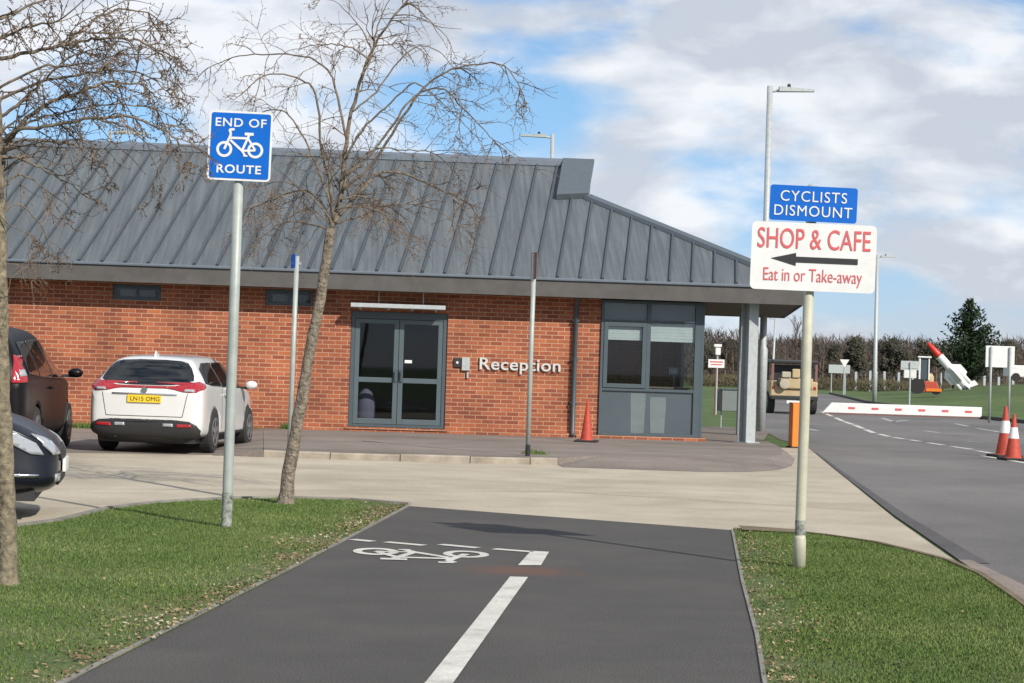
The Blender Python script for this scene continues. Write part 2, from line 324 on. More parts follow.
def copy_tree(o, parent=None):
    c = o.copy(); C.objects.link(c); c.parent = parent
    for ch in list(o.children): copy_tree(ch, c)
    return c
def rrect(w, h, r, n=5):
    p = []
    for (cx, cz, a0) in ((w/2-r, h/2-r, 0), (-w/2+r, h/2-r, 90), (-w/2+r, -h/2+r, 180), (w/2-r, -h/2+r, 270)):
        for i in range(n+1):
            a = R(a0 + 90*i/n); p.append((cx + r*math.cos(a), cz + r*math.sin(a)))
    return p
FONT = None
def text_mesh(txt, width, height, bold=0.0, depth=0.004, spacing=1.0):
    """returns list verts, faces of lettering fitted in width x height, centred, in x-z plane facing -y"""
    cu = bpy.data.curves.new('t', 'FONT'); cu.body = txt; cu.size = 1; cu.extrude = 0; cu.offset = bold; cu.space_character = spacing; cu.resolution_u = 4
    ob = bpy.data.objects.new('t', cu); C.objects.link(ob)
    dg = bpy.context.evaluated_depsgraph_get(); me = bpy.data.meshes.new_from_object(ob.evaluated_get(dg))
    vs = [v.co.copy() for v in me.vertices]; fs = [tuple(p.vertices) for p in me.polygons]
    bpy.data.objects.remove(ob); bpy.data.curves.remove(cu); bpy.data.meshes.remove(me)
    x0 = min(v.x for v in vs); x1 = max(v.x for v in vs); y0 = min(v.y for v in vs); y1 = max(v.y for v in vs)
    sx = width/(x1-x0); sz = height/(y1-y0)
    out = [Vector(((v.x-(x0+x1)/2)*sx, 0, (v.y-(y0+y1)/2)*sz)) for v in vs]
    return out, fs
def text_into(mb, txt, w, h, c, bold=0.0, spacing=1.0, depth=0.0012):
    vs, fs = text_mesh(txt, w, h, bold, spacing=spacing); c = Vector(c); n = len(vs)
    edge = {}
    for f in fs:
        for i in range(len(f)):
            e = (f[i], f[(i+1) % len(f)]); edge[e] = edge.get(e, 0) + 1
    sides = [(a, b, b+n, a+n) for (a, b) in edge if (b, a) not in edge]
    mb.add([v + c for v in vs] + [v + c + Vector((0, depth, 0)) for v in vs], fs + [tuple(i+n for i in reversed(f)) for f in fs] + sides)
def gpoly(name, px, m, z, extra=None, kind='structure', grid=None):
    """flat ground sheet from ground points"""
    pts = [g(x, y) for (x, y) in px]
    me = bpy.data.meshes.new(name); me.from_pydata([(p.x, p.y, z) for p in pts], [], [tuple(range(len(pts)))]); me.materials.append(M[m])
    o = bpy.data.objects.new(name, me); C.objects.link(o)
    if me.polygons[0].normal.z < 0: me.flip_normals()
    return tag(o, kind=kind) if kind else o

random.seed(7)
# ================================================================== GROUND
def sheet(name, x0, y0, x1, y1, z, m):
    me = bpy.data.meshes.new(name); me.from_pydata([(x0,y0,z),(x1,y0,z),(x1,y1,z),(x0,y1,z)], [], [(0,1,2,3)]); me.materials.append(M[m])
    o = bpy.data.objects.new(name, me); C.objects.link(o); return tag(o, kind='structure')
sheet('ground', -1500, -300, 1500, 3000, 0, 'grassland')

# concrete service road: passes across in front of the building
conc = [g(-500, 600), g(-500, 432)] + [g(x, y) for x, y in ((60, 436), (400, 440), (700, 445), (790, 448), (812, 448), (834, 469), (895, 519), (930, 543.5), (963, 566.5), (970, 571))]
conc += [g(880, 560), g(733, 545), g(410, 525), g(200, 545), g(0, 600)]
me = bpy.data.meshes.new('service_road'); me.from_pydata([(p.x, p.y, 0.004) for p in conc], [], [tuple(range(len(conc)))]); me.materials.append(M['concrete'])
o = bpy.data.objects.new('service_road', me); C.objects.link(o); tag(o, kind='structure')
# expansion joints in the concrete
mb = MB()
for (a, b) in (((-300, 491), (1, 489)), ((1, 489), (560, 492)), ((560, 492), (880, 512))):
    p, q = g(*a), g(*b); n = (q-p).normalized().cross(Vector((0,0,1))) * 0.008
    mb.add([(v.x, v.y, 0.0065) for v in (p-n, q-n, q+n, p+n)], [(0,1,2,3)])
tag(mb.build('road_joint', 'joint'), kind='structure')

# main road
far_l = [(1500, 1300), (1024, 600), (963, 564), (895, 517), (834, 469), (806, 446), (780, 440), (765, 432), (758, 421), (757, 409), (763, 400)]
road_pts = [g(x, y) for x, y in far_l] + [g(775, 394.5), g(800, 392.5), (g(830, 394.6))] + [g(x, y) for x, y in ((848, 399), (866, 403.5), (900, 408), (950, 415), (981, 419.5), (1024, 424), (1300, 448))]
me = bpy.data.meshes.new('main_road'); me.from_pydata([(p[0], p[1], 0.008) for p in road_pts], [], [tuple(range(len(road_pts)))]); me.materials.append(M['road'])
o = bpy.data.objects.new('main_road', me); C.objects.link(o); tag(o, kind='structure')

def strip(pxs, w0, z, side=1, w1=None):
    """band of real width w0 beside a ground polyline"""
    P = [g(x, y) for x, y in pxs]; mb = MB(); vs = []
    for i, p in enumerate(P):
        t = (P[min(i+1, len(P)-1)] - P[max(i-1, 0)]).normalized(); n = Vector((t.y, -t.x, 0)) * side
        w = w0 if w1 is None else w0 + (w1-w0)*i/(len(P)-1)
        vs += [(p.x, p.y, z), (p.x+n.x*w, p.y+n.y*w, z)]
    mb.add(vs, [(2*i, 2*i+1, 2*i+3, 2*i+2) for i in range(len(P)-1)]); return mb
tag(strip([(963, 564), (930, 541), (895, 517), (862, 491), (834, 469), (815, 453)], 0.20, 0.012, w1=0.03).build('road_channel', 'roadpatch'), kind='structure')
tag(strip([(1300, 905), (1100, 665), (1024, 603), (985, 578), (958, 561)], 0.34, 0.0125, w1=0.1).build('dusty_channel', 'dust'), kind='structure')

# kerb on far side of main road
def kerb(pxs, w, h, name='kerb', m='stone', z=0.0, side=1):
    P = [g(x, y) for x, y in pxs]; mb = MB(); vs = []
    for i, p in enumerate(P):
        t = (P[min(i+1, len(P)-1)] - P[max(i-1, 0)]).normalized(); n = Vector((t.y, -t.x, 0)) * side
        a = p; b = p + n*w
        vs += [(a.x,a.y,z),(a.x,a.y,z+h),(b.x,b.y,z+h),(b.x,b.y,z)]
    k = len(P); fs = []
    for i in range(k-1):
        for j in range(3): fs.append((4*i+j, 4*i+j+1, 4*i+5+j, 4*i+4+j))
    fs += [(0,1,2,3), (4*k-1,4*k-2,4*k-3,4*k-4)]
    mb.add(vs, fs); return tag(mb.build(name, m), kind='structure')
M['kerbdark'] = mat('dark_kerb', (0.07, 0.065, 0.06), 0.9, noise=1)
kerb([(829, 394), (848, 398.6), (866, 403.2), (900, 407.6), (950, 414.6), (981, 419), (1024, 423.6), (1300, 447)], 0.15, 0.12, m='kerbdark', side=-1)

# cycle path
L_edge = [(410, 507), (300, 566), (200, 617), (119, 658), (70, 683), (-120, 780), (-420, 930)]
R_edge = [(731, 531), (741, 584), (755, 638), (762, 683), (790, 790), (830, 930)]
pp = [(x, y) for x, y in L_edge] + [(x, y) for x, y in reversed(R_edge)]
pts = [g(x, y) for x, y in pp]
# the path also runs on under the photographer
a, b = g(-420, 930), g(830, 930); da = (g(-420,930)-g(-120,780)).normalized(); db = (g(830,930)-g(790,790)).normalized()
i = len(L_edge); pts[i:i] = [a + da*9, b + db*9]
me = bpy.data.meshes.new('cycle_path'); me.from_pydata([(p.x, p.y, 0.009) for p in pts], [], [tuple(range(len(pts)))]); me.materials.append(M['path'])
o = bpy.data.objects.new('cycle_path', me); C.objects.link(o); tag(o, kind='structure')
kerb(L_edge, 0.026, 0.020, 'path_edging', 'edging', side=1)
kerb(R_edge, 0.022, 0.018, 'path_edging', 'edging', side=-1)

# ---- painted markings
def line_mb(mb, a, b, w, z, w2=None):
    p, q = g(*a), g(*b); n = (q-p).normalized().cross(Vector((0,0,1)))*(w/2); n2 = n if w2 is None else n*(w2/w)
    mb.add([(v.x, v.y, z) for v in (p-n, q-n2, q+n2, p+n)], [(0,1,2,3)])
mb = MB()
for a, b in (((352, 541), (373, 543)), ((386, 543.6), (424, 547)), ((440, 546), (478, 549.5)), ((494, 550.5), (532, 553.5))): line_mb(mb, a, b, 0.10, 0.0135)
mb.add([(v.x, v.y, 0.0135) for v in (g(531, 552.5), g(549, 553.5), g(541, 567), g(518, 567))], [(0,1,2,3)])
mb.add([(v.x, v.y, 0.0135) for v in (g(510, 578.5), g(528, 579), g(513, 600), g(455, 683), g(388, 779), g(340, 779), g(427, 683), g(493, 600))], [(0,1,2,7), (7,2,3,6), (6,3,4,5)])
tag(mb.build('path_line_marking', 'paint'), kind='structure')

def cycle_symbol(u):
    """polygons (2D) of a bicycle, width 1, height 0.62, handlebars at left"""
    polys = []
    def ring(cx, cy, r, w, n=28):
        for i in range(n):
            a, b = 2*math.pi*i/n, 2*math.pi*(i+1)/n
            polys.append([(cx+r*math.cos(a), cy+r*math.sin(a)), (cx+r*math.cos(b), cy+r*math.sin(b)), (cx+(r-w)*math.cos(b), cy+(r-w)*math.sin(b)), (cx+(r-w)*math.cos(a), cy+(r-w)*math.sin(a))])
    def bar(a, b, w=0.04):
        a, b = Vector(a), Vector(b); n = (b-a).normalized().orthogonal()*w/2 if False else Vector((-(b-a).y, (b-a).x)).normalized()*w/2
        polys.append([a-n, b-n, b+n, a+n])
    ring(-0.33, 0, 0.17, u); ring(0.33, 0, 0.17, u)
    bar((-0.33, 0), (-0.20, 0.33), u*0.9); bar((-0.20, 0.33), (-0.24, 0.42), u*0.9); bar((-0.24, 0.42), (-0.13, 0.43), u*0.9)   # fork, bars
    bar((-0.22, 0.245), (0.17, 0.25), u*0.9); bar((-0.21, 0.20), (0.05, -0.02), u*0.9)
    bar((0.19, 0.33), (0.05, -0.02), u*0.9); bar((0.05, -0.02), (0.33, 0), u*0.8); bar((0.165, 0.25), (0.33, 0), u*0.8); bar((0.09, 0.34), (0.28, 0.34), u*1.1)
    bar((0.05, -0.02), (0.12, -0.12), u*0.8); bar((0.08, -0.125), (0.17, -0.125), u*0.6)
    return polys
mb = MB()
cc = g(421, 554.5); ux = (g(353, 552) - g(489, 556)); wbk = ux.length; ux = ux.normalized(); uy = Vector((-ux.y, ux.x, 0))
k = 0
for poly in cycle_symbol(0.066):
    vs = [cc + ux*(p[0]*wbk) + uy*(p[1]*wbk*1.55) for p in poly]; k += 1
    mb.add([(v.x, v.y, 0.0130 + 0.00002*k) for v in vs], [(0,1,2,3)])
tag(mb.build('cycle_symbol_marking', 'paint'), kind='structure')
# rusty worn patch where the line is broken
# rust stain soaked into the tarmac where the line is broken
def stain(m, c, sx, sy, col):
    nt = m.node_tree; N = nt.nodes; L = nt.links; b = N['Principled BSDF']; src = b.inputs['Base Color'].links[0].from_socket
    tc = N.new('ShaderNodeTexCoord'); mp = N.new('ShaderNodeMapping'); mp.vector_type = 'POINT'; mp.inputs['Location'].default_value = (-c.x/sx, -c.y/sy, 0); mp.inputs['Scale'].default_value = (1/sx, 1/sy, 0); L.new(tc.outputs['Object'], mp.inputs[0])
    ln = N.new('ShaderNodeVectorMath'); ln.operation = 'LENGTH'; L.new(mp.outputs[0], ln.inputs[0])
    n = N.new('ShaderNodeTexNoise'); n.inputs['Scale'].default_value = 9; n.inputs['Detail'].default_value = 7; n.inputs['Roughness'].default_value = 0.7; L.new(tc.outputs['Object'], n.inputs[0])
    a = N.new('ShaderNodeMath'); a.operation = 'MULTIPLY_ADD'; L.new(n.outputs[0], a.inputs[0]); a.inputs[1].default_value = 2.2; L.new(ln.outputs['Value'], a.inputs[2])
    mr = N.new('ShaderNodeMapRange'); L.new(a.outputs[0], mr.inputs[0]); mr.inputs[1].default_value = 1.5; mr.inputs[2].default_value = 2.25; mr.inputs[3].default_value = 0.85; mr.inputs[4].default_value = 0
    mx = N.new('ShaderNodeMix'); mx.data_type = 'RGBA'; L.new(mr.outputs[0], mx.inputs[0]); L.new(src, mx.inputs[6]); mx.inputs[7].default_value = (*col, 1); L.new(mx.outputs[2], b.inputs['Base Color'])
stain(M['path'], g(519, 572), 0.40, 0.34, (0.13, 0.070, 0.052))

mb = MB(); LW = 0.15
for a, b in (((821.5,412),(832,416.7)), ((835.5,418),(843,421.5)), ((844.5,422),(852.6,424.8)), ((854,425.3),(863.4,429)), ((865.5,430),(874,433.4)), ((879,434.4),(889,437)), ((893.5,437.7),(904,439.5)),
             ((910,440.3),(920,441.9)), ((928,443.2),(943.7,445.6)), ((951.7,447),(973,450)), ((977,451.3),(992,453.9)), ((983,456.4),(1024,463.4)), ((1024,463.4),(1200,492))): line_mb(mb, a, b, LW, 0.0125)
tag(mb.build('lane_marking', 'paint'), kind='structure')
mb = MB()
for a, b in (((881.6,418.3),(893.5,422)), ((893.5,422),(908.5,420.6)), ((910,421.2),(939,422.4)), ((955.4,424),(968,426.6)), ((925.4,431.2),(939,433.2)), ((934,437.4),(952.5,438)), ((967,442),(981.7,443)),
             ((976,428.6),(1001,432.6)), ((806,428.9),(817.7,431.2)), ((995, 442.5), (1022, 444))): line_mb(mb, a, b, 0.16, 0.0125)
tag(mb.build('road_arrow_marking', 'paintw'), kind='structure')

# ---- pavement in front of the building, with kerb
YAW = R(3.5); SKEW = R(9.0)
PZ = 0.10
kerb_px = [(263, 457.5), (330, 459.8), (400, 461.8), (470, 463.6), (530, 465), (558, 465.5)]
edge_px = [(600, 467.5), (650, 469.5), (700, 471), (750, 471), (778, 469), (790, 465), (793, 459), (786, 453), (770, 447)]
def gz(px, z): return [g(x, y, z) for x, y in px]
back = [(770, 434), (700, 430), (400, 420), (263, 418)]
P = [g(x, y) for x, y in kerb_px]
mb = MB(); bottom = [Vector((p.x, p.y, 0)) for p in P] 
top = [Vector((p.x, p.y+0.05, PZ)) for p in P] + [Vector((*g(x, y).xy, PZ if i < 4 else PZ)) for i, (x, y) in enumerate([(600,462),(650,464.6),(700,466),(745,466),(770,464),(781,460.5),(783,456),(777,451),(764,445)])]
low = [Vector((*g(x, y).xy, 0.0075)) for x, y in ((563, 467.5), (650, 470.5), (700, 472), (751, 472), (780, 470), (792, 466), (795, 459), (787, 452.5), (770, 446))]
bk = [Vector((*g(x, y).xy, PZ)) for x, y in back]
poly = top + bk
mb.add(poly, [tuple(range(len(poly)))])
tag(mb.build('pavement', 'pave'), kind='structure')
# sloping dropped edge
mb = MB(); k = len(P); tp = top[k:]; n = min(len(tp), len(low))
mb.add(tp[:n] + low[:n], [(i, i+1, n+i+1, n+i) for i in range(n-1)])
mb.add([top[k-1], tp[0], low[0], Vector((P[-1].x, P[-1].y, 0.0075))], [(0,1,2,3)])
tag(mb.build('pavement_ramp', 'pave'), kind='structure')
# kerb stones, each 0.915 long
mb = MB(); tot = []; 
for i in range(len(P)-1):
    a, b = P[i], P[i+1]; L_ = (b-a).length; n = max(1, round(L_/0.915)); t = (b-a)/n; nn = Vector((t.y, -t.x, 0)).normalized()
    for j in range(n):
        p = a + t*j + t.normalized()*0.006; q = a + t*(j+1) - t.normalized()*0.006; h = PZ + 0.004 + random.uniform(-0.006, 0.004)
        mb.add([(p.x,p.y,0),(q.x,q.y,0),(q.x,q.y,h-0.02),(p.x,p.y,h-0.02),(p.x,p.y+0.02,h),(q.x,q.y+0.02,h),(p.x,p.y+0.14,h),(q.x,q.y+0.14,h)], [(0,1,2,3),(3,2,5,4),(4,5,7,6),(0,3,4,6),(1,7,5,2)])
tag(mb.build('kerb', 'stone'), kind='structure')
mb = MB(); pa = P[0]; mb.add([(pa.x-0.7, pa.y+0.02, 0.0085), (pa.x, pa.y, PZ), (bk[-1].x, bk[-1].y, PZ), (bk[-1].x-0.7, bk[-1].y, 0.0085)], [(0,1,2,3)]); mb.add([(pa.x-0.7, pa.y+0.02, 0.0085), (pa.x, pa.y+0.0, 0.0), (pa.x, pa.y, PZ)], [(0,1,2)]); tag(mb.build('pavement_ramp', 'pave'), kind='structure')
# parking bay strip where the cars stand
gpoly('parking_bay', [(-300, 452), (-300, 424), (262, 424), (262, 456), (80, 453)], 'pave', 0.0075)
# moss and weeds on the kerb top and along the wall
def blades(name, inside, box, n, hmin, hmax, m, wid=0.006, zf=None, label=None, lean=0.5, kindname='stuff', dens=None):
    vs = []; fs = []; x0, y0, x1, y1 = box; c = 0; tries = 0
    while c < n and tries < n*12:
        tries += 1
        x = random.uniform(x0, x1); y = random.uniform(y0, y1)
        if not inside(x, y): continue
        if dens and random.random() > dens(x, y): continue
        z = zf(x, y) if zf else 0; h = random.uniform(hmin, hmax); a = random.uniform(0, 6.283); l = random.uniform(0, lean)*h
        dx, dy = math.cos(a)*wid/2, math.sin(a)*wid/2; b = random.uniform(0, 6.283); k = len(vs)
        vs += [(x-dx, y-dy, z), (x+dx, y+dy, z), (x+math.cos(b)*l, y+math.sin(b)*l, z+h)]; fs.append((k, k+1, k+2)); c += 1
    mb = MB(); mb.v = vs; mb.f = fs; o = mb.build(name, m, recalc=False)
    return tag(o, label, name.replace('_', ' '), kind=kindname)
def inpoly(P):
    P = [(p[0], p[1]) for p in P]
    def f(x, y):
        c = False; j = len(P)-1
        for i in range(len(P)):
            xi, yi = P[i]; xj, yj = P[j]
            if (yi > y) != (yj > y) and x < (xj-xi)*(y-yi)/(yj-yi)+xi: c = not c
            j = i
        return c
    return f
def seg_dist(x, y, P):
    best = 9
    for i in range(len(P)-1):
        a, b = P[i], P[i+1]; dx, dy = b.x-a.x, b.y-a.y; t = max(0, min(1, ((x-a.x)*dx+(y-a.y)*dy)/(dx*dx+dy*dy)))
        best = min(best, math.hypot(x-a.x-dx*t, y-a.y-dy*t))
    return best
# ---- verges
def verge(name, outline, edge, label, n, seed):
    random.seed(seed)
    P = [g(x, y) for x, y in outline]; E = [g(x, y) for x, y in edge]; ins = inpoly(P)
    from mathutils import noise as nz
    def zf(x, y):
        d = seg_dist(x, y, P + [P[0]]); return 0.012 + min(1, d/0.35)*0.010 + nz.noise(Vector((x*0.9, y*0.9, seed)))*0.009*min(1, d/0.4)
    # turf sheet: dense inner fill
    import bmesh
    bmm = bmesh.new(); vsb = [bmm.verts.new((p.x, p.y, 0)) for p in P]; f = bmm.faces.new(vsb)
    bmesh.ops.triangulate(bmm, faces=[f])
    x0, x1 = min(p.x for p in P), max(p.x for p in P); y0, y1 = min(p.y for p in P), max(p.y for p in P)
    s = 0.25
    for i in range(int((x1-x0)/s)+1): bmesh.ops.bisect_plane(bmm, geom=bmm.verts[:]+bmm.edges[:]+bmm.faces[:], plane_co=(x0+i*s, 0, 0), plane_no=(1, 0, 0))
    for i in range(int((y1-y0)/s)+1): bmesh.ops.bisect_plane(bmm, geom=bmm.verts[:]+bmm.edges[:]+bmm.faces[:], plane_co=(0, y0+i*s, 0), plane_no=(0, 1, 0))
    for v in bmm.verts: v.co.z = zf(v.co.x, v.co.y)
    bmesh.ops.recalc_face_normals(bmm, faces=bmm.faces)
    me = bpy.data.meshes.new(name); bmm.to_mesh(me); bmm.free(); me.materials.append(M['verge'])
    if me.polygons[0].normal.z < 0: me.flip_normals()
    o = bpy.data.objects.new(name, me); C.objects.link(o); tag(o, kind='structure')
    def dens(x, y):
        d = seg_dist(x, y, E); k = nz.noise(Vector((x*1.7, y*1.7, 3.3)))
        edge_ = min(1, max(0.10, (d - 0.05 - 0.35*k)/0.42)); t = 0.75 + 0.5*nz.noise(Vector((x*0.7, y*0.7, 9)))
        return edge_*min(1, t)*min(1, 0.25 + (18/max(9, y))**2*0.75)
    b = (x0, max(y0, 7.2), x1, y1)
    blades('grass', ins, b, int(n*1.6), 0.007, 0.021, 'blade', 0.0072, zf, label, 0.9, dens=dens)
    # fallen leaves by the edge
    vs = []; fs = []; c = 0
    while c < (2900 if name == 'left_verge' else 1500):
        x = random.uniform(x0, x1); y = random.uniform(max(y0, 7.5), y1)
        if not ins(x, y): continue
        d = seg_dist(x, y, E)
        if random.random() > math.exp(-(d/(0.24+0.22*nz.noise(Vector((x*1.3, y*1.3, 5.5)))))**2)*(0.7+0.6*nz.noise(Vector((x*2, y*2, 1)))) + 0.004: continue
        z = zf(x, y) + 0.012; r = random.uniform(0.004, 0.015) if random.random() < 0.93 else random.uniform(0.015, 0.024); a = random.uniform(0, 6.28); k = len(vs)
        for q in range(4):
            aa = a + q*1.57; vs.append((x+r*math.cos(aa)*(1 if q % 2 else 0.6), y+r*math.sin(aa)*(1 if q % 2 else 0.6), z+random.uniform(-0.004, 0.01)))
        fs.append((k, k+1, k+2, k+3)); c += 1
    mb = MB(); mb.v = vs; mb.f = fs; tag(mb.build('fallen_leaves', 'deadleaf', recalc=False), 'dry fallen leaves strewn along the edge of the ' + name.replace('_', ' '), 'fallen leaves', kind='stuff')
    return zf
left_out = [(408, 506), (300, 567), (200, 618), (119, 659), (68, 684), (-122, 781), (-600, 1000), (-1200, 800), (-600, 610), (-150, 552), (0, 531), (60, 523), (110, 510.5), (160, 504.5), (230, 500.5), (285, 499.5), (350, 501.5)]
right_out = [(733, 530), (743, 584), (757, 638), (764, 683), (792, 790), (832, 930), (1500, 1200), (1300, 900), (1100, 662), (1016, 599), (985, 578), (953, 564), (915, 554), (877, 545), (830, 538), (795, 534)]
zfL = verge('left_verge', left_out, L_edge, 'short green grass covering the verge left of the cycle path', 95000, 3)
zfR = verge('right_verge', right_out, R_edge, 'short green grass covering the verge right of the cycle path', 75000, 4)
# low kerb between right verge and service road
kerb([(795, 533.6), (830, 537.5), (877, 544.5), (915, 553.5), (953, 563.5), (985, 577.5), (1016, 598.5), (1100, 661)], 0.05, 0.030, 'verge_edging', 'dirt', side=1)
kerb([(408, 505.6), (350, 501), (285, 499), (230, 500), (160, 504), (110, 510), (60, 522.5), (0, 530.5), (-150, 551)], 0.05, 0.03, 'verge_edging', 'edging', side=1)
# bare dirt strip beside the right-hand edging
gpoly('dirt_strip', [(738, 529), (797, 533), (797, 536.5), (742, 533.5)], 'dirt', 0.034)
# rough grass at the kerb end and wall foot
random.seed(5)
Pk = [g(x, y) for x, y in ((520, 461), (545, 462), (562, 464.6), (535, 464.4))]
blades('weeds', inpoly([g(300, 455), g(420, 458.5), g(520, 461), g(530, 458.8), (g(560, 463.4)), g(556, 465), g(480, 463.2), g(300, 458.3)]), (g(300,457).x, 29, g(562,463).x, 33), 2600, 0.02, 0.07, 'blade', 0.012, lambda x, y: PZ, 'thin line of weeds growing along the kerb in front of the building')

d0 = ray(512, 435.5); O3 = ORG + d0*((PZ-CAMH)/d0.z); ORGB = Vector((O3.x, O3.y, 0))
BR = Matrix.Rotation(YAW, 3, 'Z'); BRi = BR.transposed()
bld = thing('reception_building', 'single-storey red brick building with grey metal roof and reception lettering', 'building', ORGB, YAW)
def B(px, py, yl=0.0):
    o = BRi @ (ORG - ORGB); d = BRi @ ray(px, py); t = (yl - o.y)/d.y; return o + d*t
def bx(px, yl=0.0, py=370): return B(px, py, yl).x
def bz(px, py, yl=0.0): return B(px, py, yl).z
EY = -0.45; WT = 0.3
Z_G = (bz(400, 271.2, EY-0.1) + bz(700, 284.4, EY-0.1))/2     # gutter top
Z_F = (bz(240, 285.6, EY) + bz(504, 296, EY) + bz(700, 301.5, EY))/3   # fascia bottom
XL = -24.0
x_wr = bx(703); x_wl = bx(599.5)
TAN = math.tan(R(29))/math.cos(SKEW)
def roofz(y): return Z_G + (y - (EY-0.1))*TAN
def onroof(px, py):
    o = BRi @ (ORG - ORGB); d = BRi @ ray(px, py); y0 = EY-0.1
    # o.z + t d.z = Z_G + (o.y + t d.y - y0)*TAN
    t = (Z_G + (o.y - y0)*TAN - o.z)/(d.z - d.y*TAN); return o + d*t
pr = [onroof(10, 146), onroof(209, 149.5), onroof(540, 159.5)]
RY = sum(p.y for p in pr)/3; RZ = roofz(RY)
print('ridge local', pr, 'Z_G', Z_G, 'Z_F', Z_F, 'RY', RY, 'D', ORGB)
hip_t = onroof(588, 199); cor = B(803, 292, EY-0.1)
cornx = bx(803, EY, 295)
BKY = RY*2 + 0.55
# openings
dl, dr = bx(349.5), bx(446.5); dt = (bz(349.5, 310.5)+bz(446.5, 313.5))/2; db_ = bz(398, 428)
wz0 = bz(650, 436.5); wt_ = Z_F
def wallpiece(mb, x0, x1, z0, z1, y0=0, y1=WT): mb.box((x0, y0, z0), (x1, y1, z1))
mb = MB()
sw = [(bx(110), bx(158.5), bz(134, 300), bz(134, 284.5)), (bx(263), bx(311), bz(287, 305.5), bz(287, 289.5))]
hz = Z_F + 0.02
xs = XL
def column_with_hole(mb, x0, x1, z0, z1):
    wallpiece(mb, x0, x1, 0, z0); wallpiece(mb, x0, x1, z1, hz)
for (a, b, z0, z1) in sw:
    wallpiece(mb, xs, a, 0, hz); column_with_hole(mb, a, b, z0, z1); xs = b
wallpiece(mb, xs, dl, 0, hz); wallpiece(mb, dl, dr, 0, db_); wallpiece(mb, dl, dr, dt, hz); wallpiece(mb, dr, x_wl, 0, hz)
wallpiece(mb, x_wl, x_wr, 0, wz0-0.004, -0.05, WT)
# left end, back wall and right return (brick)
mb.box((XL-0.3, 0, 0), (XL, BKY-0.6, hz)); mb.box((XL, BKY-0.9, 0), (x_wl-0.2, BKY-0.6, hz))
mb.box((x_wl-0.5, WT+0.02, 0), (x_wl-0.2, BKY-0.9, hz))
mb.build('wall', 'brick', bld)
# brick plinth course / step
mb = MB(); mb.box((dl-0.9, -0.06, PZ-0.05), (x_wl-0.4, -0.003, PZ+0.075)); mb.box((x_wl-0.4+0.003, -0.10, PZ-0.05), (x_wr+0.08, -0.053, PZ+0.06))
mb.build('plinth', 'brick', bld)
# roof: front slope sheet, cut by the hip, plus back slope and hip face
ey = EY-0.1; sk = math.tan(SKEW); TH = 0.06
A = Vector((XL-0.5, ey, Z_G)); Bc = Vector((cornx, ey, Z_G)); Ht = hip_t; Rr = onroof(592, 161.5); Rr = Vector((Rr.x, RY, RZ)); Rl = Vector((XL-0.5, RY, RZ))
Gl = Vector((hip_t.x + (RY-hip_t.y)*0.2, hip_t.y, hip_t.z))
fr = [A, Bc, Vector((hip_t.x, hip_t.y, roofz(hip_t.y))), Rr, Rl]
mb = MB(); mb.prism(fr, (0, 0, -TH))
Bb = Vector((cornx + (BKY-ey)*sk*0.6, BKY+0.0, Z_G)); Ab = Vector((XL-0.5, BKY, Z_G))
Hb = Vector((hip_t.x + (BKY - hip_t.y*2)*sk*0.5, 2*RY - hip_t.y, hip_t.z))
mb.prism([Rl, Rr, Hb, Bb, Ab], (0, 0, -TH)); mb.prism([Bc, Bb, Hb, fr[2]], (0, 0, -TH)); mb.prism([fr[2], Hb, Rr], (-0.05, 0, 0))
roof = mb.build('roof', 'roof', bld)
# standing seams, parallel to the skewed gable
def hip_limit(x, y):
    """x of the hip line at y on the front slope"""
    if y <= hip_t.y: return Bc.x + (hip_t.x-Bc.x)*(y-ey)/(hip_t.y-ey)
    return hip_t.x + (Rr.x-hip_t.x)*(y-hip_t.y)/(RY-hip_t.y)
x = XL - 3; cnt = 0; PITCH_S = 0.405; mbs = MB()
nrm = Vector((0, -TAN, 1)).normalized()
ref = onroof(580, 278)
x = ref.x - 80*PITCH_S
while x < Bc.x - 0.05:
    y0_, y1_ = ey, RY
    if x + 0 < XL-0.5: y0_ = ey + (XL-0.5-x)/sk if x < XL-0.5 else ey
    if y0_ < RY:
        # find the end on the hip
        yy = y0_
        while yy < RY and x + (yy-ey)*sk < hip_limit(x, yy): yy += 0.02
        y1_ = min(yy, RY)
        if y1_ - y0_ > 0.1:
            p = Vector((x+(y0_-ey)*sk, y0_, roofz(y0_))); q = Vector((x+(y1_-ey)*sk, y1_, roofz(y1_)))
            w = 0.019; h = 0.045
            mbs.prism([p+Vector((-w,0,-0.002)), p+Vector((w,0,-0.002)), p+nrm*h+Vector((w,0,0)), p+nrm*h+Vector((-w,0,0))], q-p)
    x += PITCH_S; cnt += 1
mbs.build('seam', 'seam', roof)
# ridge cap, hip cap, raised ridge-end flashing
mb = MB(); mb.prism([Rl+Vector((0,-0.16,-0.07)), Rl+Vector((0,-0.16,0.03)), Rl+Vector((0,0,0.10)), Rl+Vector((0,0.16,0.03)), Rl+Vector((0,0.16,-0.07))], Rr-Rl+Vector((-0.3,0,0)))
mb.build('ridge_cap', 'gutter', roof)
mb = MB(); a, b = fr[2], Bc; u = (b-a).normalized(); n1 = Vector((0.35,0.9,0)).normalized()
for (s0, hh) in ((0, 1),):
    mb.prism([a+Vector((-0.10,-0.02,0.0)), a+Vector((-0.08,-0.02,0.075)), a+Vector((0.06,0.03,0.10)), a+Vector((0.16,0.08,-0.02))], b-a)
mb.build('hip_cap', 'roofd', roof)
q = [onroof(556, 200), onroof(588, 198.5), onroof(593, 160), onroof(562, 160.2)]
q[2] = Rr + Vector((0.03, 0, 0)); q3 = onroof(562.5, 163); q[3] = Vector((q3.x, RY, RZ))
mb = MB(); mb.prism([p + nrm*0.0 for p in q], nrm*0.13); mb.build('ridge_flashing', 'roofd', roof, bevel=0.01)
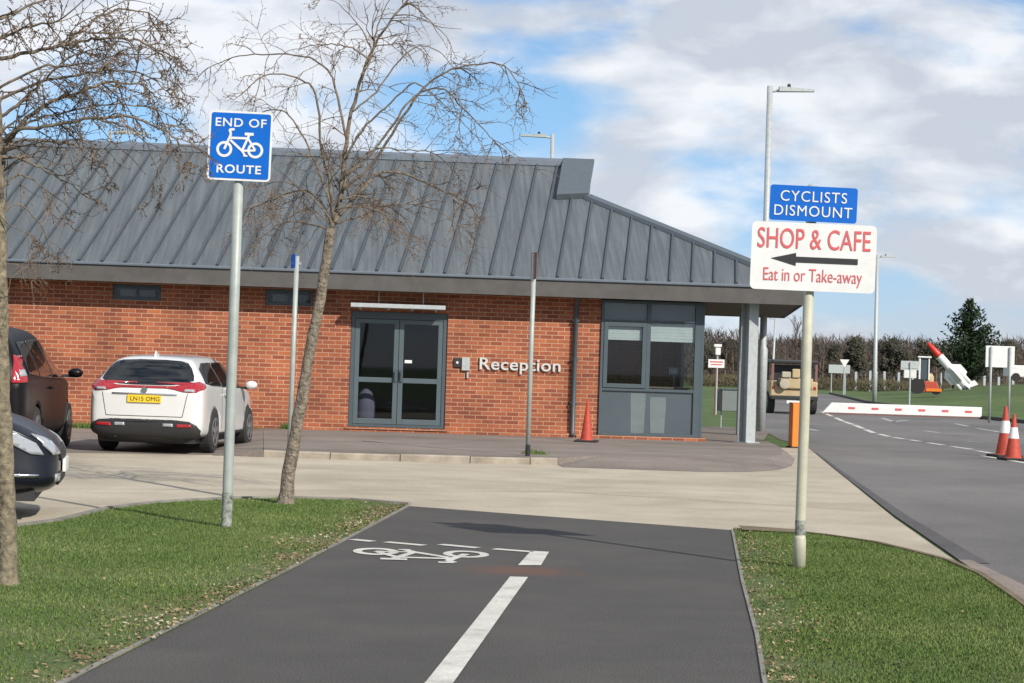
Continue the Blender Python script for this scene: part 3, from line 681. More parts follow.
# gutter, fascia, soffit
mb = MB(); gp = []
L0 = Vector((XL-0.5, ey-0.03, Z_G-0.02)); prof = [(0.10, 0.015), (0.0, 0.022), (-0.015, 0.005), (-0.012, -0.022), (0.02, -0.03), (0.10, -0.03)]
mb.prism([L0+Vector((0, a, b)) for a, b in prof], (cornx+0.03-XL+0.5, 0, 0)); mb.build('gutter', 'gutter', bld)
mb = MB()
zf_t = Z_G-0.052
mb.prism([Vector((XL-0.5, EY+0.02, Z_F)), Vector((cornx-0.02, EY+0.02, Z_F)), Vector((cornx-0.02, EY+0.02, zf_t)), Vector((XL-0.5, EY+0.02, zf_t))], (0, -0.125, 0))
# right-hand eave fascia, skewed
rb = Vector((cornx + (BKY-EY)*sk, BKY, Z_F)); rf = Vector((cornx-0.02, EY-0.01, Z_F))
mb.prism([rf, rb, rb+Vector((0,0,zf_t-Z_F)), rf+Vector((0,0,zf_t-Z_F))], (0.03, 0.0, 0))
mb.prism([rb, Vector((XL-0.5, BKY, Z_F)), Vector((XL-0.5, BKY, zf_t)), rb+Vector((0,0,zf_t-Z_F))], (0, 0.03, 0))
mb.build('fascia', 'fascia', bld)
mb = MB(); mb.prism([Vector((XL-0.5, EY+0.022, Z_F+0.02)), Vector((cornx-0.03, EY+0.022, Z_F+0.02)), rb+Vector((-0.05,-0.03,0.02)), Vector((XL-0.5, BKY-0.03, Z_F+0.02))], (0, 0, 0.03))
mb.build('soffit', 'soffit', bld)
# interior shell
mb = MB(); mb.box((XL+0.1, 3.4, PZ), (x_wr-0.4, 3.5, Z_F)); mb.box((XL+0.1, WT+0.05, PZ-0.02), (x_wr-0.15, 3.4, PZ))
mb.build('interior_wall', 'intw', bld)
mb = MB(); mb.box((XL+0.1, WT+0.05, Z_F-0.16), (x_wr-0.2, 3.4, Z_F-0.12)); mb.box((dl-0.8, WT+0.02, PZ), (dl-0.7, 3.4, Z_F-0.16)); mb.box((dr+0.7, WT+0.02, PZ), (dr+0.8, 3.4, Z_F-0.16)); mb.box((dr+0.25, 1.8, PZ),(dr+0.35, 3.39, Z_F-0.16))
mb.build('interior_partition', 'dark', bld)

# door
door = MB()
def frame_rect(mb, x0, x1, z0, z1, t, y0, y1, tb=None, tt=None):
    tb = t if tb is None else tb; tt = t if tt is None else tt
    mb.box((x0, y0, z0), (x0+t, y1, z1)); mb.box((x1-t, y0, z0), (x1, y1, z1)); mb.box((x0+t, y0, z0), (x1-t, y1, z0+tb)); mb.box((x0+t, y0, z1-tt), (x1-t, y1, z1))
fy = 0.03
frame_rect(door, dl+0.004, dr-0.004, db_+0.004, dt-0.004, 0.075, fy, fy+0.10, 0.05, 0.13)
dobj = door.build('door', 'frame', bld, bevel=0.004); dobj['label'] = 'blue-grey double door frame under the small canopy'
cxm = (dl+dr)/2; zt = dt-0.14; zb_ = db_+0.06; ztr = bz(398, 380.5)
for (a, b, hx) in ((dl+0.082, cxm-0.004, -1), (cxm+0.004, dr-0.082, 1)):
    m1 = MB(); t = 0.085
    frame_rect(m1, a, b, zb_, zt, t, fy+0.015, fy+0.07, 0.10, 0.08); m1.box((a+t, fy+0.0155, ztr-0.045), (b-t, fy+0.0695, ztr+0.045))
    lf = m1.build('leaf', 'frame_l', dobj, bevel=0.004)
    for (z0, z1) in ((zb_+0.10, ztr-0.045), (ztr+0.045, zt-0.08)):
        m2 = MB(); m2.box((a+t+0.001, fy+0.04, z0+0.001), (b-t-0.001, fy+0.046, z1-0.001)); m2.build('pane', 'glass_d', lf)
    m3 = MB(); hxx = cxm + hx*0.055; m3.box((hxx-0.035, fy-0.015, ztr-0.02), (hxx+0.035, fy+0.014, ztr+0.20)); m3.tube([(hxx, fy-0.05, ztr+0.02), (hxx, fy-0.05, ztr+0.17)], 0.012, 8); m3.box((hxx-0.008, fy-0.05, ztr+0.03),(hxx+0.008, fy-0.015, ztr+0.045)); m3.box((hxx-0.008, fy-0.05, ztr+0.145),(hxx+0.008, fy-0.015, ztr+0.16))
    m3.build('handle', 'frame', lf)
m4 = MB(); sx0, sz0 = bx(404.5), bz(404, 363); m4.box((sx0, fy+0.032, sz0), (sx0+0.13, fy+0.038, sz0+0.055)); m4.build('door_notice', 'white', dobj)
# sill brick-on-edge
mb = MB(); mb.box((dl-0.05, -0.09, db_-0.03), (dr+0.05, fy-0.002, db_)); mb.build('door_sill', 'brick', bld)
# canopy over door with two tie rods
cy0 = -0.42; cx0, cx1 = bx(348.5, cy0), bx(443.5, cy0); cz1 = (bz(348.5, 302, cy0)+bz(443.5, 305, cy0))/2; 
mb = MB(); mb.box((cx0, cy0, cz1-0.085), (cx1, -0.003, cz1-0.01)); cn = mb.build('canopy', 'galv', bld, bevel=0.006)
for px in (376.5, 421):
    m5 = MB(); xx = bx(px, -0.2); m5.tube([(xx, -0.20, cz1-0.02), (xx, -0.20, Z_F+0.02)], 0.009, 6); m5.build('tie_rod', 'galv', cn)
for fx in (0.1, 0.4, 0.65, 0.9):
    m5 = MB(); xx = cx0+(cx1-cx0)*fx; m5.lathe((xx, -0.28, cz1-0.12), [(0.02, 0), (0.028, 0.01), (0.028, 0.036)], 10); m5.build('downlight', 'galv', cn)
# reception window unit
wf = MB(); x0, x1 = x_wl+0.004, x_wr; y0, y1 = -0.045, 0.06; zt = Z_F-0.004; zb_ = wz0
xm = bx(647.5); zmid = bz(650, 390); zl = bz(624, 384.5); ztop = bz(650, 322)
frame_rect(wf, x0, x1, zb_, zt, 0.05, y0, y1); 
wobj = wf.build('window', 'frame', bld, bevel=0.004); wobj['label'] = 'tall blue-grey corner window unit with white blinds'
m1 = MB(); m1.box((x1-0.17, y0+0.003, zb_+0.05), (x1-0.05, y1-0.003, zt-0.05)); m1.box((xm-0.035, y0+0.004, zmid), (xm+0.035, y1-0.003, zt-0.05)); m1.box((x0+0.05, y0+0.006, zmid-0.03), (x1-0.17, y1-0.004, zmid+0.02))
m1.box((x0+0.05, y0+0.007, ztop-0.02), (xm-0.035, y1-0.004, ztop+0.02)); m1.box((xm+0.035, y0+0.007, ztop-0.015), (x1-0.17, y1-0.004, ztop+0.015))
m1.build('window_frame', 'frame', wobj)
# opening light in left column
m1 = MB(); frame_rect(m1, x0+0.055, xm-0.04, zmid+0.025, ztop-0.025, 0.075, y0-0.015, y1-0.01); oc = m1.build('casement', 'frame', wobj, bevel=0.004)
pane_list = [(x0+0.13, xm-0.115, zmid+0.10, ztop-0.10), (xm+0.037, x1-0.172, zmid+0.022, ztop-0.017), ]
for a, b, c_, d_ in pane_list:
    m2 = MB(); m2.box((a, 0.0, c_), (b, 0.006, d_)); m2.build('pane', 'glass', wobj)
for a, b in ((x0+0.052, xm-0.037), (xm+0.037, x1-0.172)):
    m2 = MB(); m2.box((a, 0.0, ztop+0.022), (b, 0.02, zt-0.052)); m2.build('pane', 'glass', wobj)
    m2 = MB(); m2.box((a, 0.05, ztop+0.022), (b, 0.055, zt-0.052)); m2.build('backing_panel', 'frame_l', wobj)
for a, b in ((x0+0.052, xm-0.037), (xm-0.035, x1-0.172)):
    m2 = MB(); m2.box((a, 0.0, zb_+0.052), (b, 0.008, zmid-0.032)); m2.build('lower_panel', 'spandrel', wobj)
for (pa_, pb_, t0, t1) in ((631.5, 646.5, 393, 433), (651, 667, 397, 433)):  # pale reflections on the lower panels, painted as thin raised strips
    m2 = MB(); m2.prism([Vector((bx(pa_)+u_, -0.003, v_)) for u_, v_ in ((0.02, bz(pa_, t1)), (bx(pb_)-bx(pa_)-0.02, bz(pa_, t1)), (bx(pb_)-bx(pa_), bz(pa_, t0)-0.12), (bx(pb_)-bx(pa_), bz(pa_, t0)), (0, bz(pa_, t0)), (0, bz(pa_, t0)-0.12))], (0, 0.0025, 0)); m2.build('painted_reflection', 'reflection', wobj)
for i, (a, b, pb) in enumerate(((x0+0.13, xm-0.115, 340), (xm+0.037, x1-0.172, 342))):
    zz = bz(625 if i == 0 else 672, pb); top_ = ztop-0.10 if i == 0 else ztop-0.018
    m2 = MB(); n = 6
    for k in range(n):
        h_ = (top_-zz)/n; m2.box((a, 0.016-0.004*(k % 2), zz+k*h_), (b, 0.026, zz+(k+1)*h_-0.002))
    m2.build('blind', 'blind', wobj)
# side glazing of the corner (facing right), in line with the skewed gable
m1 = MB(); m1.box((x_wr-0.06, 0.062, wz0), (x_wr, 0.16, Z_F)); m1.box((x_wr-0.06, 0.17, wz0-0.3), (x_wr, 2.4, wz0+0.75)); m1.box((x_wr-0.06, 0.17, Z_F-0.3), (x_wr, 2.4, Z_F)); m1.box((x_wr-0.06, 2.4, 0), (x_wr, 3.4, Z_F))
m1.build('side_panel', 'frame', bld)
m1 = MB(); m1.box((x_wr-0.035, 0.17, wz0+0.75), (x_wr-0.028, 2.4, Z_F-0.3)); m1.build('side_pane', 'glass', bld)
m1 = MB(); m1.box((x_wr-3, 3.4, 0), (x_wr, 3.5, Z_F)); m1.build('rear_wall', 'brick', bld)
# small high windows
for (a, b, z0, z1) in sw:
    m1 = MB(); frame_rect(m1, a+0.003, b-0.003, z0+0.003, z1-0.003, 0.05, 0.04, 0.12); m1.box(((a+b)/2-0.02, 0.042, z0+0.05), ((a+b)/2+0.02, 0.115, z1-0.05)); w1 = m1.build('high_window', 'frame', bld)
    m1 = MB(); m1.box((a+0.05, 0.07, z0+0.05), (b-0.05, 0.076, z1-0.05)); m1.build('pane', 'glass', w1)
    m1 = MB(); m1.box((a+0.12, 0.13, z0+0.07), (b-0.12, 0.14, z1-0.09)); m1.build('inner_blind', 'frame' , w1)
# downpipe
mb = MB(); xp = bx(574.5, -0.08); mb.tube([(xp, -0.44, Z_G-0.1), (xp, -0.30, Z_F-0.02), (xp, -0.075, Z_F-0.14), (xp, -0.075, PZ+0.10), (xp, -0.12, PZ+0.03)], 0.041, 12)
for zz in (0.7, 1.5, 2.2): mb.box((xp-0.06, -0.10, zz), (xp+0.06, -0.003, zz+0.04))
mb.build('downpipe', 'frame', bld, smooth=True)
mb = MB(); xp2 = cornx-0.25
# Reception lettering
xa, xb = bx(479.5, -0.05), bx(560.5, -0.05); zt_ = bz(480, 356.7, -0.05); zb2 = bz(480, 369.2, -0.05)
caph = zt_ - zb2; 
mb = MB(); text_into(mb, 'Reception', xb-xa, caph*1.27, ((xa+xb)/2, -0.05, zb2 + caph*0.5 - caph*0.125 - 0.012), bold=0.012, depth=0.03, spacing=1.05)
mb.build('lettering', 'letters', bld)['label'] = 'raised pale metal letters reading Reception'
# intercom and box
mb = MB(); a, b = bx(461.5), bx(469.5); mb.box((a, -0.06, bz(465, 370.5)), (b, -0.003, bz(465, 357.5))); mb.build('entry_keypad', 'galv', bld, bevel=0.006)
mb = MB(); a, b = bx(453.5), bx(460.5); mb.box((a, -0.04, bz(457, 367)), (b, -0.003, bz(457, 358))); ic = mb.build('intercom', 'plastic', bld, bevel=0.006)
mb = MB(); mb.lathe(((a+b)/2, -0.052, bz(457, 362.5)), [(0.022, 0), (0.022, 0.012)], 12, 'Y'); mb.build('button', 'white', ic)
mb = MB(); mb.tube([(bx(467.5)-0.0, -0.03, bz(467, 372)), (bx(467.5), -0.03, bz(467, 378))], 0.02, 8); mb.build('vent_pipe', 'galv', bld)
# columns carrying the veranda
cb = B(747, 442, 0.0); 
for (pxa, yl, w) in ((748.5, -0.05, 0.11),):
    xx = bx(pxa, yl); rot = Matrix.Rotation(R(38), 3, 'Z'); mb = MB(); pv = (xx, yl, 0)
    mb.box((xx-0.125, yl-0.10, PZ-0.02), (xx+0.125, yl-0.085, Z_F+0.02), rot, pv); mb.box((xx-0.125, yl+0.085, PZ-0.02), (xx+0.125, yl+0.10, Z_F+0.02), rot, pv); mb.box((xx-0.008, yl-0.085, PZ-0.02), (xx+0.008, yl+0.085, Z_F+0.02), rot, pv)
    mb.box((xx-0.17, yl-0.17, PZ-0.02), (xx+0.17, yl+0.17, PZ+0.015), rot, pv)
    mb.build('column', 'galv', bld)
for yl in (4.2,):
    xx = bx(748.5, -0.05) + (yl)*sk; mb = MB(); mb.box((xx-0.1, yl-0.1, PZ-0.1), (xx+0.1, yl+0.1, Z_F+0.02)); mb.build('column', 'galv', bld)

# interior things seen through the glass
def bw(p): return ORGB + BR @ Vector(p)
def monitor():
    p = bw((bx(674, 0.5), 0.5, 0)); zc = bz(674, 371, 0.5)
    t = thing('computer_monitor', 'small black monitor seen through the right pane of the reception window', 'monitor', (p.x, p.y, zc-0.3), YAW)
    m = MB(); m.box((-0.09, 0, 0.23), (0.09, 0.03, 0.37)); s = m.build('screen', 'black', t, bevel=0.005)
    m = MB(); m.box((-0.06, -0.003, 0.255), (0.06, 0.0, 0.345)); m.build('display', 'frame_l', s)
    m = MB(); m.tube([(0, 0.03, 0), (0, 0.03, 0.25)], 0.02, 8); m.lathe((0, 0.03, 0), [(0.09, 0), (0.09, 0.015)], 16); m.build('stand', 'black', t)
    t2 = thing('desk', 'dark reception desk behind the lower window panels', 'desk', bw(((x_wl+x_wr)/2, 0.75, PZ)), YAW)
    for xx in (-0.85, 0.70): m = MB(); m.box((xx, -0.32, 0.0), (xx+0.05, 0.32, zc-0.33-PZ)); m.build('desk_end', 'intw', t2)
    m = MB(); m.box((-0.9, -0.35, zc-0.33-PZ), (0.8, 0.35, zc-0.303-PZ)); m.build('desktop', 'intw', t2)
monitor()
# draped chair inside the door
p = bw((bx(366.5, 0.45), 0.55, PZ)); t = thing('chair', 'rounded mauve chair standing just inside the left door leaf', 'chair', p, YAW)
def blob(pts, rads, n=12): m = MB(); m.tube(pts, rads, n); return m
m = blob([(0,0.05,0.10),(0,0.04,0.3),(0.01,0.03,0.55),(0.0,0.03,0.7),(0,0.03,0.76)], [0.17,0.19,0.17,0.11,0.03], 14); m.build('backrest', 'mauve', t, smooth=True)
m = MB(); m.box((-0.19, 0.05, 0.36), (0.19, 0.45, 0.44)); m.build('seat', 'mauve', t, bevel=0.03)
for sx in (-0.15, 0.15):
    for sy in (0.03, 0.4):
        m = MB(); m.tube([(sx, sy, 0), (sx, sy, 0.38)], 0.014, 6); m.build('leg', 'black', t)

# ================================================================== SIGNS
def post_sign(name, label, cat, base, topz, r, mat_, lean=(0, 0), rz=0):
    t = thing(name, label, cat, base, rz)
    m = MB(); m.tube([(0, 0, -0.05), (0, 0, 0.32), (lean[0]*0.5, lean[1]*0.5, topz*0.5), (lean[0], lean[1], topz)], [r*1.02, r, r, r], 16); m.build('post', mat_, t, smooth=True)
    m = MB(); m.lathe((lean[0], lean[1], topz), [(r*1.05, -0.01), (r*1.05, 0.012), (r*0.6, 0.025)], 16); m.build('cap', 'galv', t)
    return t
# END OF ROUTE
b0 = g(226.3, 530); Ysg = b0.y; topw = at(240.5, 120, Ysg)
t = post_sign('cycle_route_sign', 'blue end of route cycle sign on tall grey post', 'road sign', (b0.x, b0.y, 0.0), topw.z-0.02, 0.041, 'palepost', (topw.x-b0.x, 0))
m = MB(); 
m = MB(); m.tube([(0,0,0.03),(0,0,0.30)], 0.0432, 16, cap=False); m.build('post_band', 'postband', t, smooth=True)
ps = Matrix.Rotation(R(0), 3, 'Z')
c = at(240.0, 146, Ysg-0.06); w = (at(272.5, 146, Ysg-0.06)-at(208, 146, Ysg-0.06)).length*0.985; h = (at(240, 111, Ysg-0.06)-at(240, 181.5, Ysg-0.06)).length*0.985
pe = bpy.data.objects.new('sign_panel', None); bpy.data.objects.remove(pe)
def panel(parent, name, c, w, h, rad, faces, tilt=0.0):
    """flat plate; faces = list of (material, inset) fronts drawn proud of each other, returns object placed relative to parent"""
    loc = Vector(c) - Vector(parent.location); m = MB()
    pts = [Vector((x, 0, z)) for x, z in rrect(w, h, rad)]; m.prism(pts, (0, 0.004, 0)); o = m.build(name, faces[0][0], parent); o.location = loc; o.rotation_euler = (0, tilt, 0)
    y = -0.0016
    for (mm, ins) in faces[1:]:
        m = MB(); m.prism([Vector((x, y, z)) for x, z in rrect(w-2*ins, h-2*ins, max(0.004, rad-ins))], (0, 0.0012, 0)); m.build('face', mm, o); y -= 0.0016
    # rails and clips behind
    for zz in (-h*0.3, h*0.3): m = MB(); m.box((-w*0.42, 0.0045, zz-0.02), (w*0.42, 0.024, zz+0.02)); m.build('rail', 'galv', o)
    return o
pn = panel(t, 'sign_panel', c, w, h, 0.035, [('signwhite', 0), ('signblue', 0.016)], R(0.9))
m = MB(); text_into(m, 'END OF', w*0.80, h*0.125, (0, -0.0045, h*0.335), bold=0.012, spacing=1.1); m.build('lettering', 'signwhite', pn)
m = MB(); text_into(m, 'ROUTE', w*0.70, h*0.125, (0.0, -0.0045, -h*0.335), bold=0.02, spacing=1.1); m.build('lettering', 'signwhite', pn)
m = MB(); k = 0
for poly in cycle_symbol(0.055):
    k += 1; m.prism([Vector((p[0]*w*0.74, -0.0036-0.00003*k, p[1]*w*0.74 - h*0.055)) for p in poly], (0, -0.001, 0))
m.build('cycle_symbol', 'signwhite', pn)

# SHOP & CAFE
b1 = g(799, 571); Yc = b1.y; tp = at(812.3, 188, Yc)
t = post_sign('shop_sign', 'blue cyclists dismount plate above white shop and cafe sign on cream post', 'sign', (b1.x, b1.y, 0.0), tp.z, 0.0375, 'cream', (tp.x-b1.x, 0))
m = MB(); m.lathe((0, 0, 0.0), [(0.045, -0.02), (0.045, 0.20), (0.042, 0.23), (0.038, 0.25)], 16); m.build('post_sleeve', 'cream', t, smooth=True)
m = MB(); m.tube([(0.0005,0,0.26),(0.0015,0,0.36)], 0.0395, 16, cap=False); m.build('post_band', 'postband', t)
yy = Yc-0.06
c = at(813.5, 204, yy); w = (at(857.5, 204, yy)-at(770, 204, yy)).length; h = (at(813, 185.5, yy)-at(813, 222, yy)).length*0.97
pn = panel(t, 'cyclists_plate', c, w, h, 0.02, [('signblue', 0)], R(1.0))
pn['label'] = 'blue plate reading CYCLISTS DISMOUNT'
m = MB(); text_into(m, 'CYCLISTS', w*0.76, h*0.30, (0.0, -0.0045, h*0.20), bold=0.0, spacing=1.12); m.build('lettering', 'signwhite', pn)
m = MB(); text_into(m, 'DISMOUNT', w*0.89, h*0.30, (0.0, -0.0045, -h*0.21), bold=0.0, spacing=1.12); m.build('lettering', 'signwhite', pn)
c = at(813.5, 257.3, yy-0.005); w = (at(876, 257, yy)-at(751, 257, yy)).length; h = (at(813, 223.7, yy)-at(813, 291.5, yy)).length
pn = panel(t, 'cafe_panel', c, w, h, 0.035, [('signwhite', 0)], R(0.6))
pn['label'] = 'white panel reading SHOP & CAFE, Eat in or Take-away, with black left arrow'
m = MB(); text_into(m, 'SHOP & CAFE', w*0.905, h*0.30, (0, -0.0045, h*0.265), bold=0.004, spacing=1.0); m.build('lettering', 'signred', pn)
m = MB(); text_into(m, 'Eat in or Take-away', w*0.79, h*0.25, (0.0, -0.0045, -h*0.30), bold=-0.004, spacing=0.98); m.build('lettering', 'signred', pn)
m = MB(); m.prism([Vector((x*w, -0.0045, z*h)) for x, z in ((-0.34, -0.035), (-0.14, 0.055), (-0.14, 0.0), (0.355, 0.0), (0.355, -0.085), (-0.14, -0.085), (-0.14, -0.135))], (0, 0.003, 0)); m.build('arrow', 'black', pn)

# thin posts with edge-on plates by the building
def edge_post(pxb, pxt, zb, plate_m, lab, r, mm, plate, band=False):
    p0 = g(*pxb, zb); Y = p0.y; q = at(pxt[0], pxt[1], Y)
    t = thing('narrow_sign_post', lab, 'sign post', p0)
    m = MB(); m.tube([(0,0,-0.02),(q.x-p0.x, 0, q.z-p0.z)], r, 12); m.build('post', mm, t, smooth=True)
    z1 = q.z-p0.z; x1 = q.x-p0.x
    if band: m = MB(); m.tube([(0,0,0.0),(0.003,0,0.16)], r*1.06, 12); m.build('post_base', 'black', t)
    ang = plate[3]; rot = Matrix.Rotation(ang, 3, 'Z'); m = MB(); m.box((x1+plate[0]-0.004, -plate[1]/2, z1-plate[2]), (x1+plate[0]+0.004, plate[1]/2, z1+0.02), rot, (x1+plate[0], 0, z1)); pl = m.build('plate', plate_m, t)
    m = MB(); m.box((x1-abs(plate[0])-0.01, -0.02, z1-plate[2]*0.7), (x1+abs(plate[0])+0.01, 0.02, z1-plate[2]*0.7+0.03)); m.build('clip', 'galv', t)
    return t
edge_post((289, 458), (297, 256), 0.0, 'signblue', 'slim white post with blue plate seen edge-on, behind the bare tree', 0.034, 'palepost', (-0.05, 0.34, 0.17, R(16)))
edge_post((527.5, 456), (534.5, 254), PZ, 'brown', 'slim pale post with brown plate seen edge-on, in front of Reception lettering', 0.034, 'palepost', (0.0, 0.34, 0.36, R(13)), True)

# ================================================================== CONES
def cone(px, py, z, h, lab, bands, grp, r=None):
    p = g(px, py, z); t = thing('traffic_cone', lab, 'traffic cone', p, random.uniform(-0.3, 0.3), grp); r = r or h*0.20
    m = MB(); s = h*0.27; m.box((-s, -s, 0), (s, s, h*0.05)); m.build('base', 'rubber', t, bevel=0.015)
    m = MB(); m.lathe((0, 0, h*0.05), [(r*1.12, 0), (r, h*0.02), (r*0.16, h*0.93), (r*0.12, h*0.95)], 20); m.build('body', 'conered', t, smooth=False)
    for (z0, z1) in bands:
        rr = lambda q: r*(1-0.885*q)+0.004; m = MB(); m.lathe((0, 0, h*0.05), [(rr(z0), z0*h), (rr(z1), z1*h)], 20); m.build('reflective_band', 'white', t)
    return t
cone(586.5, 442, PZ, 0.72, 'faded orange cone with no band, against the brick wall beside the window', [], 'traffic cones', 0.105)
cone(1004.5, 457, 0.012, 0.92, 'left orange cone with white band, of the pair on the road', [(0.42, 0.66)], 'traffic cones', 0.16)
cone(1013, 460, 0.012, 0.80, 'right orange cone with white band, of the pair on the road', [(0.42, 0.66)], 'traffic cones', 0.14)

# ================================================================== LAMP POSTS
def lamp(pxb, pxt, Y, arm, lab, r0=0.09, sleeve=1.2, rt=0.05, bz_=None):
    p0 = at(*pxb, Y) if bz_ is None else None
    base = Vector((p0.x, Y, 0)); q = at(*pxt, Y)
    t = thing('street_lamp', lab, 'street lamp', base, 0, 'street lamps around the site')
    x1 = q.x-base.x; h = q.z
    m = MB(); m.tube([(0,0,0), (0,0,sleeve), (x1*sleeve/h, 0, sleeve+0.08), (x1, 0, h)], [r0, r0, rt*1.25, rt], 14); m.build('pole', 'galv', t, smooth=True)
    m = MB(); s = 1 if arm > 0 else -1
    m.tube([(x1, 0, h-0.12), (x1+s*0.35, 0, h-0.08)], 0.03, 8)
    m.add([(x1+s*0.2, -0.10, h-0.12), (x1+arm, -0.07, h-0.10), (x1+arm, 0.07, h-0.10), (x1+s*0.2, 0.10, h-0.12), (x1+s*0.2, -0.10, h-0.01), (x1+arm, -0.07, h-0.05), (x1+arm, 0.07, h-0.05), (x1+s*0.2, 0.10, h-0.01)], [(0,1,2,3),(4,7,6,5),(0,4,5,1),(1,5,6,2),(2,6,7,3),(3,7,4,0)])
    hd = m.build('lamp_head', 'galv', t); m = MB(); m.lathe((x1+s*0.42, 0, h-0.02), [(0.04, 0), (0.04, 0.06), (0.02, 0.08)], 10); m.build('photocell', 'plastic', hd)
    return t
lamp((760.5, 437), (770, 86), 44.0, 0.98, 'tall grey lamp column nearest the veranda, its head above the blue plate', 0.10, 1.9, 0.062)
lamp((874.5, 398), (877.5, 255), 105, 1.0, 'distant lamp column on the grass beyond the white barrier', 0.12, 1.6, 0.085)
lamp((548, 385), (552.5, 134), 62, -1.0, 'lamp column rising behind the roof near the ridge end', 0.1, 1.2, 0.06)
lamp((108, 385), (110, 130), 66, 1.3, 'lamp column behind the roof, seen through the left tree', 0.1, 1.2, 0.06)
lamp((772, 384), (775.5, 318), 150, -0.5, 'far thin lamp column above the departing vehicle', 0.12, 1.2, 0.07)

# ================================================================== CARS
def loft_body(name, st, m, parent, sub=2, crease=None):
    """st: stations along y: (y, zbot, zsill, zbelt, ztop, w_low, w_belt, w_top)"""
    rows = []
    for (y, zb, zs, zl, zt, wl, wb, wt) in st:
        half = [(0, zb), (wl*0.75, zb), (wl*0.97, zs*0.5+zb*0.5), (wl, zs), (wb, (zs+zl)/2), (wb*0.985, zl), (wb*0.95+wt*0.05, zl+(zt-zl)*0.12), (wt+(wb-wt)*0.35, zl+(zt-zl)*0.6), (wt, zt-(zt-zl)*0.12), (wt*0.82, zt-0.005), (wt*0.45, zt+0.01), (0, zt+0.015)]
        rows.append([(x, y, z) for x, z in half] + [(-x, y, z) for x, z in half[-2:0:-1]])
    n = len(rows[0]); mb = MB(); vs = [p for r in rows for p in r]; fs = []
    for i in range(len(rows)-1):
        for j in range(n): fs.append((i*n+j, i*n+(j+1) % n, (i+1)*n+(j+1) % n, (i+1)*n+j))
    # end caps as ladders
    def cap(i, flip):
        o = i*n; h = n//2
        for j in range(h):
            a, b, c_, d = o+j, o+j+1, o+(n-j-1) % n if j else o+n-1, o+(n-j) % n
            q = (a, b, o+(n-j-1) % n, o+(n-j) % n)
            q = tuple(dict.fromkeys(q))
            if len(q) >= 3: fs.append(q if not flip else q[::-1])
    cap(0, False); cap(len(rows)-1, True)
    mb.add(vs, fs); o = mb.build(name, m, parent, smooth=True)
    sm = o.modifiers.new('s', 'SUBSURF'); sm.levels = sub; sm.render_levels = sub
    dg = bpy.context.evaluated_depsgraph_get(); me = bpy.data.meshes.new_from_object(o.evaluated_get(dg)); o.modifiers.clear(); o.data = me
    return o
def cut_wheels(o, ys, r, width, inner):
    for y in ys:
        for s in (-1, 1):
            m = MB(); m.lathe((s*(width), y, r*0.98), [(r*1.14, -0.28), (r*1.14, 0.28)], 28, 'X'); c = m.build('cut', 'plastic'); c.parent = o.parent
            bm_ = o.modifiers.new('b', 'BOOLEAN'); bm_.object = c; bm_.operation = 'DIFFERENCE'; bm_.solver = 'EXACT'
            bpy.context.view_layer.update()
            dg = bpy.context.evaluated_depsgraph_get(); me = bpy.data.meshes.new_from_object(o.evaluated_get(dg)); o.modifiers.clear(); o.data = me; bpy.data.objects.remove(c)
def patch(body_bvh, name, poly, axis, m, parent, off=0.006, res=0.03, side=-1, center=None):
    """polygon in 2D laid over the body surface. axis 'Y': poly=(x,z) cast along y from side; axis 'X': poly=(y,z)"""
    import bmesh
    b = bmesh.new(); vs = [b.verts.new((p[0], 0, p[1])) for p in poly]; f = b.faces.new(vs); bmesh.ops.triangulate(b, faces=[f])
    x0, x1 = min(p[0] for p in poly), max(p[0] for p in poly); z0, z1 = min(p[1] for p in poly), max(p[1] for p in poly)
    nx = max(2, int((x1-x0)/res)); nz_ = max(2, int((z1-z0)/res))
    for i in range(1, nx): bmesh.ops.bisect_plane(b, geom=b.verts[:]+b.edges[:]+b.faces[:], plane_co=(x0+(x1-x0)*i/nx, 0, 0), plane_no=(1,0,0))
    for i in range(1, nz_): bmesh.ops.bisect_plane(b, geom=b.verts[:]+b.edges[:]+b.faces[:], plane_co=(0, 0, z0+(z1-z0)*i/nz_), plane_no=(0,0,1))
    last = None; vl = list(b.verts)
    hits = {}
    for v in vl:
        if axis == 'Y': o_, d_ = Vector((v.co.x, side*6, v.co.z)), Vector((0, -side, 0))
        elif axis == 'Z': o_, d_ = Vector((v.co.x, v.co.z, 5)), Vector((0, 0, -1))
        else: o_, d_ = Vector((side*4, v.co.x, v.co.z)), Vector((-side, 0, 0))
        h = body_bvh.ray_cast(o_, d_)
        hits[v] = (h[0], h[1]) if h[0] is not None else None
    good = [(v.co.copy(), h) for v, h in hits.items() if h]
    if not good: b.free(); return None
    for v in vl:
        h = hits[v]
        if h is None:
            h = min(good, key=lambda q: (q[0]-v.co).length)[1]
            if axis == 'Y': h = (Vector((v.co.x, h[0].y, v.co.z)), h[1])
            elif axis == 'X': h = (Vector((h[0].x, v.co.x, v.co.z)), h[1])
        n_ = h[1]
        v.co = h[0] + n_*off
    me = bpy.data.meshes.new(name); b.to_mesh(me); b.free(); me.materials.append(M[m])
    for p in me.polygons: p.use_smooth = True
    ob = bpy.data.objects.new(name, me); C.objects.link(ob); ob.parent = parent
    sd = ob.modifiers.new('t', 'SOLIDIFY'); sd.thickness = off*1.6; sd.offset = 0
    return ob
def bvh_of(o):
    me = o.data; return BVHTree.FromPolygons([v.co for v in me.vertices], [tuple(p.vertices) for p in me.polygons])
